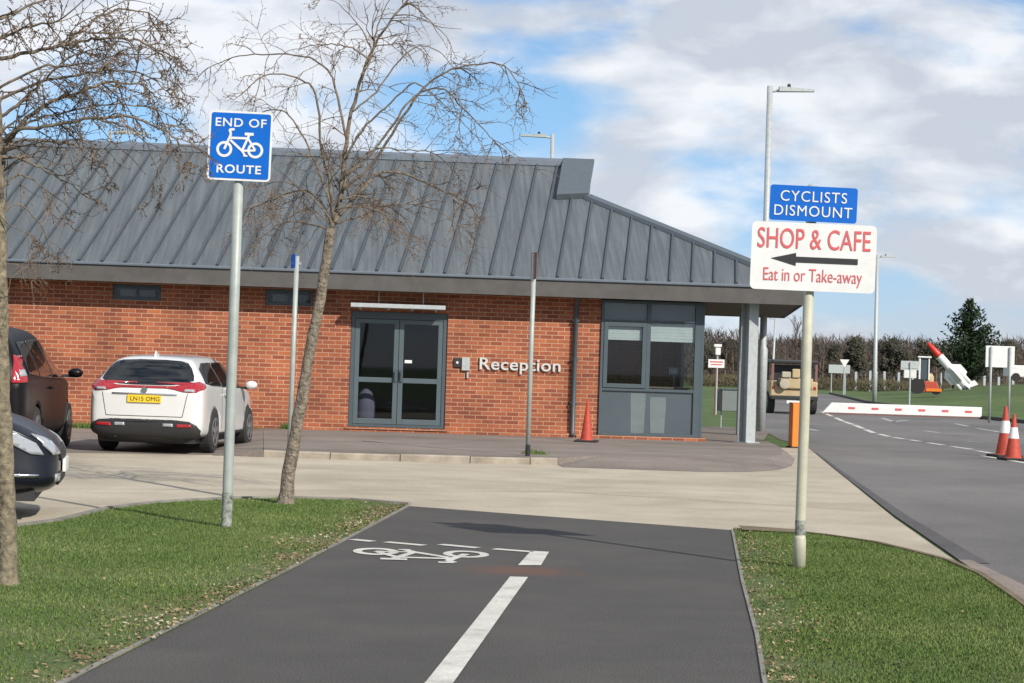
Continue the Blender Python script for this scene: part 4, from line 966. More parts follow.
def wheel(t, x, y, r, w=0.2, spokes=5):
    s = 1 if x > 0 else -1
    m = MB(); m.lathe((x, y, r), [(r*0.62, -w/2), (r*0.93, -w/2), (r, -w/2+0.03), (r, w/2-0.03), (r*0.93, w/2), (r*0.62, w/2)], 32, 'X')
    tw = m.build('wheel', 'rubber', t, smooth=False)
    m = MB(); xo = x+s*(w/2-0.005); m.lathe((xo-s*0.03, y, r), [(r*0.64, -0.01), (r*0.64, 0.012)], 28, 'X') ; m.build('rim_back', 'plastic', tw)
    m = MB()
    for k in range(spokes):
        a = 2*math.pi*k/spokes; rot = Matrix.Rotation(a, 3, 'X'); m.box((xo-0.012, y-0.035, r+0.02), (xo+0.012, y+0.035, r+r*0.62), rot, (xo, y, r))
    m.lathe((xo, y, r), [(0.05, -0.02), (0.05, 0.02)], 14, 'X')
    n = 28; vs = []; fs = []
    for k in range(n):
        a = 2*math.pi*k/n
        for rr, dx in ((r*0.66, -0.015), (r*0.66, 0.015), (r*0.58, 0.012), (r*0.58, -0.015)): vs.append((xo+dx, y+rr*math.cos(a), r+rr*math.sin(a)))
    for k in range(n):
        for j in range(4): fs.append((4*k+j, 4*k+(j+1) % 4, 4*((k+1) % n)+(j+1) % 4, 4*((k+1) % n)+j))
    m.add(vs, fs); m.build('rim', 'rim', tw)
def mirror_part(t, x, y, z, m, parent):
    s = 1 if x > 0 else -1; mb = MB()
    mb.lathe((0,0,0), [(0.02,-0.075),(0.065,-0.06),(0.085,0.0),(0.06,0.05),(0.015,0.07)], 14, 'Y')
    o = mb.build('mirror', m, parent, smooth=True); o.location = (x+s*0.13, y, z); o.scale = (1.25, 1.0, 0.85)
    mb = MB(); mb.box((min(x-s*0.05, x+s*0.1), y-0.02, z-0.07), (max(x-s*0.05, x+s*0.1), y+0.03, z-0.03)); mb.build('mirror_arm', 'plastic', parent)

# --- white estate car seen from behind
cl = g(122, 452.5); heading = R(-4.0)
ctr = g(158, 455.0)
est = thing('estate_car', 'white estate car parked facing the brick wall, seen from behind', 'car', (0, 0, 0), 0)
W = 0.885
st = [(-2.19, 0.42, 0.46, 0.72, 0.88, 0.70, 0.72, 0.66),
      (-2.17, 0.27, 0.40, 0.78, 0.97, 0.79, 0.80, 0.72),
      (-2.08, 0.22, 0.38, 0.93, 1.02, 0.86, 0.87, 0.76),
      (-1.98, 0.21, 0.36, 0.97, 1.14, 0.88, 0.885, 0.68),
      (-1.80, 0.20, 0.34, 0.98, 1.38, 0.88, 0.89, 0.62),
      (-1.62, 0.20, 0.33, 0.98, 1.43, 0.885, 0.89, 0.61),
      (-1.2, 0.20, 0.32, 0.97, 1.46, 0.885, 0.885, 0.60),
      (-0.4, 0.20, 0.30, 0.94, 1.475, 0.88, 0.88, 0.60),
      (0.3, 0.20, 0.30, 0.92, 1.46, 0.88, 0.88, 0.59),
      (0.75, 0.20, 0.30, 0.92, 1.34, 0.88, 0.88, 0.58),
      (1.15, 0.20, 0.31, 0.92, 1.10, 0.88, 0.87, 0.64),
      (1.40, 0.20, 0.32, 0.90, 0.99, 0.88, 0.86, 0.70),
      (1.85, 0.20, 0.34, 0.80, 0.86, 0.86, 0.83, 0.66),
      (2.12, 0.24, 0.36, 0.66, 0.72, 0.78, 0.74, 0.55),
      (2.20, 0.34, 0.42, 0.58, 0.62, 0.60, 0.58, 0.45)]
body = loft_body('body', st, 'carwhite', est)
bv = bvh_of(body)
cut_wheels(body, (-1.25, 1.38), 0.325, W-0.02, 0.3)
bv2 = bv
# rear glass, tail lights, plate, bumper insert
patch(bv, 'rear_window', [(-0.62, 1.05), (-0.42, 1.02), (-0.2, 1.012), (0.2, 1.012), (0.42, 1.02), (0.62, 1.05), (0.71, 1.09), (0.69, 1.16), (0.63, 1.27), (0.56, 1.345), (0.46, 1.372), (0.2, 1.385), (-0.2, 1.385), (-0.46, 1.372), (-0.56, 1.345), (-0.63, 1.27), (-0.69, 1.16), (-0.71, 1.09)], 'Y', 'carglass', body, 0.006)
for s in (-1, 1):
    q = lambda P: [(s*x, z) for x, z in P]
    patch(bv, 'tail_light', q([(0.34, 0.965), (0.46, 0.95), (0.58, 0.925), (0.70, 0.915), (0.79, 0.92), (0.835, 0.95), (0.84, 1.0), (0.815, 1.05), (0.77, 1.07), (0.70, 1.05), (0.60, 1.02), (0.46, 1.0), (0.34, 0.995)]), 'Y', 'tail', body, 0.009)
    patch(bv, 'reversing_light', q([(0.60, 0.925), (0.76, 0.925), (0.75, 0.955), (0.62, 0.955)]), 'Y', 'lamp', body, 0.015)
    patch(bv, 'rear_reflector', q([(0.50, 0.40), (0.74, 0.41), (0.72, 0.45), (0.52, 0.45)]), 'Y', 'tail', body, 0.014)
    patch(bv, 'fog_light', q([(0.29, 0.41), (0.46, 0.41), (0.45, 0.455), (0.30, 0.455)]), 'Y', 'lamp', body, 0.014)
    patch(bv, 'tail_light_wing', [(-2.10, 0.94), (-1.90, 0.99), (-1.86, 1.03), (-1.95, 1.075), (-2.08, 1.05)], 'X', 'tail', body, 0.009, side=s)
    # side glass
    patch(bv, 'side_window', [(-1.80, 1.05), (-1.45, 1.02), (-0.75, 1.00), (-0.75, 1.36), (-1.30, 1.35), (-1.62, 1.27)], 'X', 'carglass', body, 0.006, side=s)
    patch(bv, 'side_window', [(-0.69, 0.995), (0.12, 0.975), (0.12, 1.365), (-0.69, 1.36)], 'X', 'carglass', body, 0.006, side=s)
    patch(bv, 'side_window', [(0.17, 0.975), (1.02, 0.965), (0.62, 1.27), (0.40, 1.35), (0.17, 1.365)], 'X', 'carglass', body, 0.006, side=s)
    patch(bv, 'door_handle', [(-0.55, 0.86), (-0.35, 0.86), (-0.35, 0.885), (-0.55, 0.885)], 'X', 'carwhite', body, 0.03, side=s)
    patch(bv, 'sill_trim', [(-0.85, 0.22), (0.98, 0.22), (0.98, 0.30), (-0.85, 0.30)], 'X', 'plastic', body, 0.008, side=s)
for (nm, P_) in (('boot_gap', [(-0.665, 0.90), (-0.655, 0.90), (-0.585, 0.555), (-0.595, 0.555)]), ('boot_gap', [(0.665, 0.90), (0.655, 0.90), (0.585, 0.555), (0.595, 0.555)]), ('boot_gap', [(-0.59, 0.55), (0.59, 0.55), (0.59, 0.56), (-0.59, 0.56)])):
    patch(bv, nm, P_, 'Y', 'plastic', body, 0.0015)
for s in (-1, 1):
    for P_ in ([(-0.72, 0.36), (-0.71, 0.36), (-0.71, 0.99), (-0.72, 0.99)], [(0.14, 0.30), (0.15, 0.30), (0.15, 0.97), (0.14, 0.97)], [(1.0, 0.55), (1.01, 0.55), (1.03, 0.95), (1.02, 0.95)]):
        patch(bv, 'door_gap', P_, 'X', 'plastic', body, 0.0015, side=s)
patch(bv, 'spoiler_band', [(-0.36, 0.965), (0.36, 0.967), (0.36, 0.994), (-0.36, 0.994)], 'Y', 'tail', body, 0.010)
patch(bv, 'chrome_strip', [(-0.50, 0.875), (0.50, 0.875), (0.50, 0.892), (-0.50, 0.892)], 'Y', 'chrome', body, 0.010)
patch(bv, 'bumper_insert', [(-0.70, 0.20), (0.70, 0.20), (0.82, 0.27), (0.85, 0.36), (0.80, 0.44), (0.70, 0.49), (0.52, 0.505), (0.36, 0.51), (0.30, 0.475), (0.24, 0.46), (-0.24, 0.46), (-0.30, 0.475), (-0.36, 0.51), (-0.52, 0.505), (-0.70, 0.49), (-0.80, 0.44), (-0.85, 0.36), (-0.82, 0.27)], 'Y', 'plastic', body, 0.007)
patch(bv, 'windscreen', [(-0.62, 1.0), (0.62, 1.0), (0.54, 1.36), (-0.54, 1.36)], 'Y', 'carglass', body, 0.006, side=1)
for s in (-1, 1): patch(bv, 'headlight', [(s*0.42, 0.62), (s*0.70, 0.64), (s*0.72, 0.72), (s*0.45, 0.68)], 'Y', 'lamp', body, 0.008, side=1)
m = MB(); m.box((-0.26, -2.215, 0.755), (0.26, -2.195, 0.865)); pl = m.build('number_plate', 'plate', body, bevel=0.003)
m = MB(); text_into(m, 'LN15 OMG', 0.45, 0.062, (0.015, -2.2185, 0.81), bold=0.0); m.build('plate_lettering', 'black', pl)
m = MB(); m.lathe((0, -2.205, 0.945), [(0.045, -0.012), (0.045, 0.012)], 16, 'Y'); m.build('badge', 'chrome', body)
m = MB(); m.add([(-0.02,-1.62,1.435),(0.02,-1.62,1.435),(0.02,-1.42,1.45),(-0.02,-1.42,1.45),(-0.004,-1.60,1.53),(0.004,-1.60,1.53)], [(0,1,5,4),(1,2,5),(2,3,4,5),(3,0,4)]); m.build('aerial', 'carwhite', body)
for s in (-1, 1): mirror_part(est, s*0.90, 0.78, 1.02, 'carwhite', body)
m = MB(); m.box((-0.74, -2.0, 0.16), (0.74, 2.0, 0.30)); m.box((-0.62, -1.7, 0.14),(0.62,-1.0,0.5)); m.box((-0.62, 1.0, 0.14),(0.62,1.7,0.5)); m.build('underbody', 'plastic', est)
m = MB(); m.tube([(-0.45, -2.12, 0.27), (-0.45, -1.9, 0.27)], 0.035, 10); m.build('exhaust', 'chrome', est)
for x in (-0.79, 0.79):
    for y in (-1.25, 1.38): wheel(est, x, y, 0.325, 0.21)
rr = g(212, 453.5)   # right rear tyre contact
est.rotation_euler = (0, 0, heading); est.scale = (0.90, 0.92, 0.93)
off = Matrix.Rotation(heading, 3, 'Z') @ Vector((0.86*0.90, -1.25*0.92, 0)); est.location = (rr.x-off.x, rr.y-off.y, 0.008)

# --- dark people carrier at far left (rear right side to us)
mpv = thing('people_carrier', 'dark brown people carrier at the left edge, parked beside the white car', 'car', (0,0,0), 0)
st = [(-2.38, 0.45, 0.5, 0.85, 1.0, 0.78, 0.78, 0.72), (-2.34, 0.28, 0.42, 0.95, 1.15, 0.87, 0.88, 0.76), (-2.22, 0.24, 0.40, 1.02, 1.45, 0.92, 0.93, 0.72),
      (-2.05, 0.22, 0.38, 1.04, 1.66, 0.935, 0.94, 0.68), (-1.7, 0.22, 0.36, 1.04, 1.71, 0.94, 0.94, 0.66), (-0.8, 0.22, 0.34, 1.02, 1.745, 0.94, 0.94, 0.66), (0.0, 0.22, 0.34, 1.0, 1.74, 0.94, 0.94, 0.66),
      (0.5, 0.22, 0.34, 0.99, 1.66, 0.94, 0.94, 0.65), (1.0, 0.22, 0.34, 0.98, 1.42, 0.94, 0.94, 0.66), (1.42, 0.22, 0.35, 0.98, 1.13, 0.93, 0.93, 0.74), (1.7, 0.22, 0.36, 0.94, 1.03, 0.92, 0.90, 0.74),
      (2.1, 0.24, 0.38, 0.84, 0.90, 0.88, 0.84, 0.66), (2.34, 0.28, 0.40, 0.70, 0.76, 0.76, 0.72, 0.55), (2.42, 0.38, 0.46, 0.62, 0.66, 0.6, 0.56, 0.42)]
body = loft_body('body', st, 'cardark', mpv); bv = bvh_of(body)
cut_wheels(body, (-1.38, 1.50), 0.34, 0.92, 0.3)
for s in (-1, 1):
    patch(bv, 'side_window', [(-2.0, 1.12), (-1.25, 1.08), (-1.25, 1.55), (-1.85, 1.53)], 'X', 'carglass', body, 0.006, side=s)
    patch(bv, 'side_window', [(-1.18, 1.08), (-0.15, 1.05), (-0.15, 1.59), (-1.18, 1.56)], 'X', 'carglass', body, 0.006, side=s)
    patch(bv, 'side_window', [(-0.08, 1.05), (1.15, 1.03), (0.75, 1.38), (0.42, 1.56), (-0.08, 1.59)], 'X', 'carglass', body, 0.006, side=s)
    patch(bv, 'tail_light', [(-2.33, 1.0), (-2.18, 1.02), (-2.14, 1.34), (-2.20, 1.36), (-2.30, 1.18)], 'X', 'tail', body, 0.012, side=s)
    patch(bv, 'tail_light', [(s*0.76, 1.0), (s*0.86, 1.0), (s*0.82, 1.36), (s*0.76, 1.34)], 'Y', 'tail', body, 0.012)
    patch(bv, 'tail_light_lens', [(-2.29, 1.08), (-2.18, 1.09), (-2.17, 1.17), (-2.26, 1.16)], 'X', 'lamp', body, 0.018, side=s)
    mirror_part(mpv, s*0.95, 1.02, 1.12, 'cardark', body)
    patch(bv, 'headlight', [(s*0.45, 0.70), (s*0.72, 0.72), (s*0.70, 0.80), (s*0.48, 0.76)], 'Y', 'lamp', body, 0.008, side=1)
    patch(bv, 'door_handle', [(-0.35, 0.90), (-0.12, 0.90), (-0.12, 0.93), (-0.35, 0.93)], 'X', 'cardark', body, 0.03, side=s)
patch(bv, 'rear_window', [(-0.62, 1.10), (0.62, 1.10), (0.56, 1.56), (-0.56, 1.56)], 'Y', 'carglass', body, 0.006)
m = MB(); m.box((-0.26, -2.40, 0.70), (0.26, -2.375, 0.81)); m.build('number_plate', 'plate', body)
m = MB(); m.box((-0.8, -2.2, 0.17), (0.8, 2.2, 0.32)); m.build('underbody', 'plastic', mpv)
for x in (-0.84, 0.84):
    for y in (-1.38, 1.50): wheel(mpv, x, y, 0.34, 0.21)
fr_ = g(67, 447.5); hd = R(4.5); off = Matrix.Rotation(hd, 3, 'Z') @ Vector((0.93, 1.50, 0)); mpv.rotation_euler = (0,0,hd); mpv.scale = (1, 1, 0.955); mpv.location = (fr_.x-off.x, fr_.y-off.y, 0.008)

# --- black car nose at lower left
nav = thing('hatchback_car', 'black car with pale headlight poking in at the left, nearest the camera', 'car', (0,0,0), 0)
st = [(-2.05, 0.42, 0.46, 0.80, 0.95, 0.70, 0.72, 0.62), (-1.98, 0.26, 0.40, 0.92, 1.10, 0.80, 0.82, 0.66), (-1.75, 0.22, 0.36, 0.94, 1.38, 0.86, 0.87, 0.60), (-1.2, 0.20, 0.33, 0.93, 1.46, 0.87, 0.87, 0.58), (-0.3, 0.20, 0.32, 0.91, 1.48, 0.87, 0.87, 0.58),
      (0.35, 0.20, 0.32, 0.90, 1.42, 0.87, 0.87, 0.57), (0.85, 0.20, 0.33, 0.90, 1.15, 0.87, 0.87, 0.62), (1.15, 0.20, 0.34, 0.88, 0.97, 0.87, 0.86, 0.68), (1.55, 0.20, 0.35, 0.82, 0.90, 0.86, 0.83, 0.68), (1.85, 0.21, 0.36, 0.72, 0.80, 0.82, 0.79, 0.62), (2.02, 0.24, 0.36, 0.60, 0.67, 0.74, 0.70, 0.52), (2.09, 0.34, 0.42, 0.52, 0.56, 0.60, 0.56, 0.4)]
body = loft_body('body', st, 'carnavy', nav); bv = bvh_of(body)
cut_wheels(body, (-1.25, 1.25), 0.31, 0.86, 0.3)
for s in (-1, 1):
    patch(bv, 'headlight', [(s*0.46, 0.56), (s*0.66, 0.56), (s*0.72, 0.64), (s*0.72, 0.73), (s*0.52, 0.67)], 'Y', 'lamp', body, 0.010, side=1)
    patch(bv, 'headlight_wing', [(1.50, 0.76), (1.62, 0.70), (1.86, 0.57), (1.96, 0.56), (1.90, 0.66), (1.74, 0.745)], 'X', 'lamp', body, 0.010, side=s)
    patch(bv, 'fog_light', [(s*0.48, 0.34), (s*0.64, 0.34), (s*0.64, 0.40), (s*0.48, 0.40)], 'Y', 'lamp', body, 0.010, side=1)
    patch(bv, 'bumper_strip', [(1.62, 0.385), (1.93, 0.375), (1.93, 0.40), (1.62, 0.41)], 'X', 'chrome', body, 0.008, side=s)
    patch(bv, 'side_window', [(-1.5, 1.0), (-0.45, 0.97), (-0.45, 1.36), (-1.35, 1.34)], 'X', 'carglass', body, 0.006, side=s)
    patch(bv, 'side_window', [(-0.38, 0.97), (0.80, 0.95), (0.35, 1.31), (-0.38, 1.37)], 'X', 'carglass', body, 0.006, side=s)
    mirror_part(nav, s*0.88, 0.62, 1.0, 'carnavy', body)
patch(bv, 'windscreen', [(-0.60, 0.98), (0.60, 0.98), (0.52, 1.38), (-0.52, 1.38)], 'Y', 'carglass', body, 0.006, side=1)
patch(bv, 'grille', [(-0.40, 0.50), (0.40, 0.50), (0.42, 0.62), (-0.42, 0.62)], 'Y', 'plastic', body, 0.008, side=1)
patch(bv, 'lower_grille', [(-0.42, 0.30), (0.42, 0.30), (0.44, 0.41), (-0.44, 0.41)], 'Y', 'plastic', body, 0.008, side=1)
m = MB(); m.box((-0.26, 2.095, 0.40), (0.26, 2.12, 0.51)); m.build('number_plate', 'white', body)
m = MB(); m.box((-0.7, -1.9, 0.17), (0.7, 1.9, 0.30)); m.build('underbody', 'plastic', nav)
for x in (-0.77, 0.77):
    for y in (-1.25, 1.25): wheel(nav, x, y, 0.31, 0.2)
hd = R(-80); nose = g(63, 514); off = Matrix.Rotation(hd, 3, 'Z') @ Vector((0.55, 2.05, 0)); nav.rotation_euler = (0,0,hd); nav.scale = (1, 1, 0.96); nav.location = (nose.x-off.x+0.09, nose.y-off.y-0.75, 0.006)

# --- off-road vehicle driving away
vb = g(793, 414.5); jeep = thing('off_road_vehicle', 'tan and black off-road vehicle driving away along the road', 'off-road vehicle', (vb.x, vb.y+1.7, 0.012), R(1))
W_ = 0.80
m = MB(); m.box((-W_, -1.6, 0.55), (W_, 1.8, 1.12)); m.build('body', 'tan', jeep, bevel=0.05)
m = MB(); m.box((-W_+0.02, -1.6, 1.70), (W_-0.02, 0.5, 1.84)); m.build('roof', 'black', jeep, bevel=0.04)
m = MB()
for x in (-W_+0.06, W_-0.06):
    for y in (-1.55, -0.4, 0.5): m.box((x-0.04, y-0.04, 1.12), (x+0.04, y+0.04, 1.70))
m.build('roll_frame', 'brown', jeep)
m = MB(); m.box((-W_+0.08, -1.2, 1.12), (W_-0.08, -1.1, 1.66)); m.build('canvas_back', 'black', jeep)
m = MB(); m.box((-0.50, -1.70, 0.86), (0.62, -1.601, 1.22)); m.build('tailgate', 'tan', jeep, bevel=0.03)
for (xa_, za_, w_, h_, mm) in ((-0.45, 1.23, 0.30, 0.20, 'kitpale'), (-0.10, 1.23, 0.26, 0.30, 'tan'), (0.20, 1.23, 0.36, 0.16, 'brown'), (-0.62, 0.95, 0.14, 0.26, 'plastic'), (0.3, 1.0, 0.2, 0.14, 'brown')):
    m = MB(); m.box((xa_, -1.76, za_), (xa_+w_, -1.705 if za_ < 1.2 else -1.60, za_+h_)); m.build('stowed_kit', mm, jeep, bevel=0.03)
m = MB(); m.lathe((-0.36, -1.78, 1.02), [(0.10, -0.05), (0.17, -0.04), (0.17, 0.05), (0.10, 0.06)], 18, 'Y'); m.build('canister', 'kitpale', jeep)
m = MB(); m.box((-W_, -1.72, 0.48), (W_, -1.601, 0.62)); m.build('bumper', 'black', jeep, bevel=0.02)
m = MB(); m.box((-0.26, -1.735, 0.36), (0.26, -1.722, 0.46)); m.build('number_plate', 'white', jeep)
for s in (-1, 1):
    m = MB(); m.box((s*0.70-0.04, -1.622, 0.84), (s*0.70+0.04, -1.602, 0.94)); m.build('tail_light', 'tail', jeep)
    m = MB(); m.box((s*(W_+0.04)-0.05, 0.5, 1.30), (s*(W_+0.04)+0.05, 0.54, 1.56)); m.build('mirror', 'white', jeep)
    for y in (-1.0, 1.25): wheel(jeep, s*0.72, y, 0.38, 0.24)
m = MB(); m.box((-0.28, -1.06, 1.2), (-0.02, -0.9, 1.5)); m.build('seat_back', 'plastic', jeep)

# ================================================================== VERANDA SURROUNDINGS
p = g(795, 448); t = thing('barrier_cabinet', 'orange upright barrier post at the pavement edge beside the cream sign post', 'barrier post', (p.x, p.y, 0.0), R(8))
m = MB(); m.box((-0.10, -0.13, 0), (0.10, 0.13, 0.83)); m.build('housing', 'orange', t, bevel=0.015); m = MB(); m.box((-0.13, -0.16, 0), (0.13, 0.16, 0.03)); m.build('base_plate', 'rubber', t)
m = MB(); m.box((-0.108, -0.138, 0.831), (0.108, 0.138, 0.85)); m.build('lid', 'orange', t)
# grey cabinet on legs
Yb = 46; p = at(731, 400, Yb); t = thing('post_box', 'grey box on a thin leg standing on the grass under the veranda', 'box', (p.x, Yb, 0), R(5))
zt0, zt1 = at(731, 411, Yb).z, at(731, 390, Yb).z
m = MB(); m.box((-0.24, -0.15, zt0), (0.26, 0.15, zt1)); m.build('box_body', 'cabinet', t, bevel=0.01); m = MB(); m.box((-0.26, -0.17, zt1+0.001), (0.28, 0.17, zt1+0.03)); m.build('lid', 'frame', t)
m = MB(); m.box((-0.30, -0.14, zt0+0.02), (-0.245, 0.14, zt1)); m.build('side_plate', 'black', t)
m = MB(); m.tube([(-0.22, 0, 0), (-0.22, 0, zt0+0.02)], 0.015, 8); m.build('leg', 'galv', t)
m = MB(); m.tube([(0.2, 0, 0), (0.2, 0, zt0+0.02)], 0.015, 8); m.build('leg', 'galv', t)
# white post behind the column
Yb = 45; p = at(744, 437, Yb); t = thing('marker_post', 'thin white post standing close behind the veranda column', 'post', (p.x, Yb, 0))
z1 = at(745, 350, Yb).z; m = MB(); m.tube([(0,0,0),(0.02,0,z1)], 0.035, 12); m.build('post', 'white', t, smooth=True); m = MB(); m.lathe((0.02, 0, z1), [(0.038, 0), (0.038, 0.015), (0.01, 0.03)], 12); m.build('cap', 'white', t)
# small red and white notice
Yb = 62; p = at(716, 372, Yb); t = thing('notice_sign', 'small white notice with red writing on a brown post on the grass', 'sign', (p.x, Yb, 0))
m = MB(); zc = at(716, 363.5, Yb).z; m.tube([(0,0,0),(0,0,zc-0.1)], 0.025, 8); m.build('post', 'brown', t)
m = MB(); m.box((-0.25, -0.045, zc-0.13), (0.25, -0.03, zc+0.13)); pn = m.build('panel', 'white', t)
m = MB(); m.box((-0.20, -0.049, zc+0.03), (0.20, -0.0455, zc+0.07)); m.box((-0.17, -0.049, zc-0.05), (0.17, -0.0455, zc-0.015)); m.build('red_band', 'signred', pn)
Yb = 64; p = at(717.5, 355, Yb); t = thing('wall_lantern_post', 'white lantern on a slim post above the small notice', 'lantern', (p.x, Yb, 0))
zc = at(717, 347, Yb).z; m = MB(); m.tube([(0,0,0),(0,0,zc)], 0.03, 8); m.build('post', 'galv', t); m = MB(); m.box((-0.07, -0.07, zc-0.26), (0.09, 0.09, zc-0.02)); m.build('lantern', 'white', t, bevel=0.02); m = MB(); m.box((-0.12, -0.09, zc), (0.12, 0.09, zc+0.09)); m.build('hood', 'white', t, bevel=0.01)

# grass kerb of lawn beyond pavement
gpoly('lawn_path', [(703, 437), (746, 437.5), (746, 434.5), (703, 434)], 'dirt', 0.010)
# barrier lying across the lane
bl_, br_ = g(822, 414), g(981, 419)
pc = (bl_+br_)/2; ang = math.atan2(br_.y-bl_.y, br_.x-bl_.x); Lb = (br_-bl_).length
t = thing('road_barrier', 'long white barrier beam with red marks lying across the far lane', 'barrier', (pc.x, pc.y, 0.012), ang)
HB = 0.40
m = MB(); m.prism([Vector((-Lb/2, -0.09, 0.05)), Vector((Lb/2, -0.09, 0.05)), Vector((Lb/2, -0.09, HB)), Vector((-Lb/2+0.32, -0.09, HB))], (0, 0.18, 0)); bm1 = m.build('beam', 'signwhite', t, bevel=0.01)
m = MB(); m.box((-Lb/2+0.1, -0.07, 0.0), (Lb/2-0.02, 0.07, 0.049)); m.build('base_strip', 'brown', t)
for k in range(6):
    x = -Lb/2 + 1.02 + k*(Lb-1.25)/5.3; m = MB(); m.box((x-0.12, -0.10, 0.19), (x+0.12, -0.091, 0.27)); m.build('red_marker', 'signred', bm1, bevel=0.003)

# ---- mound and things on it
from mathutils import noise as nz
def mound_h(X, Y):
    d = X - 0.262*Y + 0  # distance across from the line of sight at the right edge
    u = (X/Y - 0.17)/0.10; v = max(0, min(1, (Y-88)/50)); fall = max(0, min(1, (300-Y)/80))
    s = max(0, min(1, u)); s = s*s*(3-2*s)
    ex = max(0, min(1, (u-1)/2)); 
    return (s*1.12 + ex*0.5)*(v*v*(3-2*v))*fall*(1 + 0.05*nz.noise(Vector((X*0.1, Y*0.1, 0)))) - 0.02*(1-s)
mb = MB(); NX, NY = 60, 50; vs = []
for j in range(NY+1):
    for i in range(NX+1):
        X = 12 + 110*i/NX; Y = 86 + 210*j/NY; vs.append((X, Y, mound_h(X, Y)))
mb.add(vs, [(j*(NX+1)+i, j*(NX+1)+i+1, (j+1)*(NX+1)+i+1, (j+1)*(NX+1)+i) for j in range(NY) for i in range(NX)])
o = mb.build('grass_mound', 'grassland', smooth=True); tag(o, kind='structure')
def on_mound(px, Y): 
    X = at(px, 380, Y).x; return Vector((X, Y, max(0, mound_h(X, Y))))
# white board on two posts (back of a sign)
Y = 64; 
zb1 = at(1000, 346, Y).z; zb0 = at(1000, 367.5, Y).z; w = (at(1015, 356, Y)-at(986, 356, Y)).length; cx = at(1000.5, 356, Y).x
t = thing('blank_board', 'large blank white board on two tall posts by the right edge', 'sign', (cx, Y, 0))
m = MB(); m.box((-w/2, 0.04, zb0), (w/2, 0.07, zb1)); m.build('board', 'signwhite', t, bevel=0.01)
m = MB(); m.box((-w/2+0.03, 0.0755, zb0+0.05),(w/2-0.03, 0.0956, zb0+0.10)); m.box((-w/2+0.03, 0.0755, zb1-0.10),(w/2-0.03, 0.0956, zb1-0.05)); m.build('rail', 'galv', t)
for x in (at(990.5, 380, Y).x-cx, at(1009.5, 380, Y).x-cx):
    m = MB(); m.tube([(x, 0, 0), (x, 0, zb1-0.03)], 0.038, 12); m.build('post', 'palepost', t, smooth=True)
# grey sign back on post
Y = 92; cx = at(910, 380, Y).x; z0, z1 = at(911, 370, Y).z, at(911, 361, Y).z
t = thing('grey_sign_back', 'grey back of a road sign on one post before the orange machine', 'sign', (cx, Y, 0))
m = MB(); m.tube([(0,0,0),(0,0,z1-0.05)], 0.04, 10); m.build('post', 'galv', t); w = 0.43
m = MB(); m.box((-w, 0.05, z0), (w, 0.07, z1)); m.build('plate', 'galv', t); m = MB(); m.box((-0.35, 0.0505-0.02, z0+0.08), (0.35, 0.049, z0+0.12)); m.build('rail', 'galv', t)
# give-way sign and pale board far left of lamp
Y = 140; cx = at(844.5, 365, Y).x; zc = at(844.5, 363.5, Y).z
t = thing('give_way_sign', 'small white triangular sign far off before the trees', 'sign', (cx, Y, 0)); m = MB(); m.tube([(0,0.05,0),(0,0.05,zc)], 0.05, 8); m.build('post', 'galv', t)
m = MB(); m.prism([Vector((-0.33,0,zc+0.28)), Vector((0.33,0,zc+0.28)), Vector((0,0,zc-0.28))], (0,0.02,0)); pn = m.build('plate', 'signwhite', t); 
Y = 143; cx = at(839, 365, Y).x; zc = at(839, 369, Y).z
t = thing('pale_board', 'pale board low in front of the distant trees beside the triangular sign', 'board', (cx, Y, 0)); m = MB(); m.box((-0.72, 0, zc-0.30), (0.80, 0.05, zc+0.30)); m.build('board', 'galv', t)
for x in (-0.5, 0.5): m = MB(); m.tube([(x, 0.08, 0), (x, 0.08, zc)], 0.04, 8); m.build('leg', 'galv', t)
# missile on display: red nose, white tail
Y = 135; pa = at(927, 342, Y); pb = at(968, 389, Y-0.5)
t = thing('display_missile', 'white display missile with red nose leaning up to the left', 'missile', (pb.x, pb.y, on_mound(968, Y).z))
base = Vector(t.location); u = (pa-pb); Lm = u.length; u.normalize(); rr = 0.29
def along(s): return pb + u*(s*Lm) - base
m = MB(); m.tube([along(s) for s in (0, 0.03, 0.3, 0.68, 0.70)], [0.16, 0.22, rr, rr*0.95, rr*0.85], 18); m.build('body', 'signwhite', t, smooth=True)
m = MB(); m.tube([along(s) for s in (0.70, 0.74, 0.85, 0.95, 1.0)], [rr*0.84, rr*0.86, rr*0.7, rr*0.4, 0.03], 18); m.build('nose_cone', 'red', t, smooth=True)
nrm_ = u.cross(Vector((0, 1, 0))).normalized(); dep = Vector((0, 1, 0))
for k, (dirn) in enumerate((nrm_, -nrm_, dep, -dep)):
    m = MB(); f_ = 0.9; m.prism([along(0.48)+dirn*rr*0.8, along(0.38)+dirn*(rr+0.42), along(0.22)+dirn*(rr+0.42), along(0.16)+dirn*rr*0.8], (dirn.cross(u))*0.06); m.build('wing', 'signwhite', t)
    m = MB(); m.prism([along(0.10)+dirn*0.15, along(0.04)+dirn*0.72, along(-0.05)+dirn*0.72, along(0.0)+dirn*0.15], (dirn.cross(u))*0.05); m.build('tail_fin', 'signwhite', t)
for k in (-1, 1):
    m = MB(); m.tube([along(0.05)+nrm_*k*0.38, along(0.35)+nrm_*k*0.36, along(0.42)+nrm_*k*0.34], [0.14, 0.15, 0.03], 12); m.build('booster', 'signwhite', t, smooth=True)
m = MB(); q0 = along(0.45); m.tube([q0, Vector((q0.x+0.3, q0.y, 0.0))], 0.07, 8); m.tube([along(0.62), Vector((q0.x-0.4, q0.y, -0.1))], 0.05, 8); m.build('support_frame', 'plastic', t)
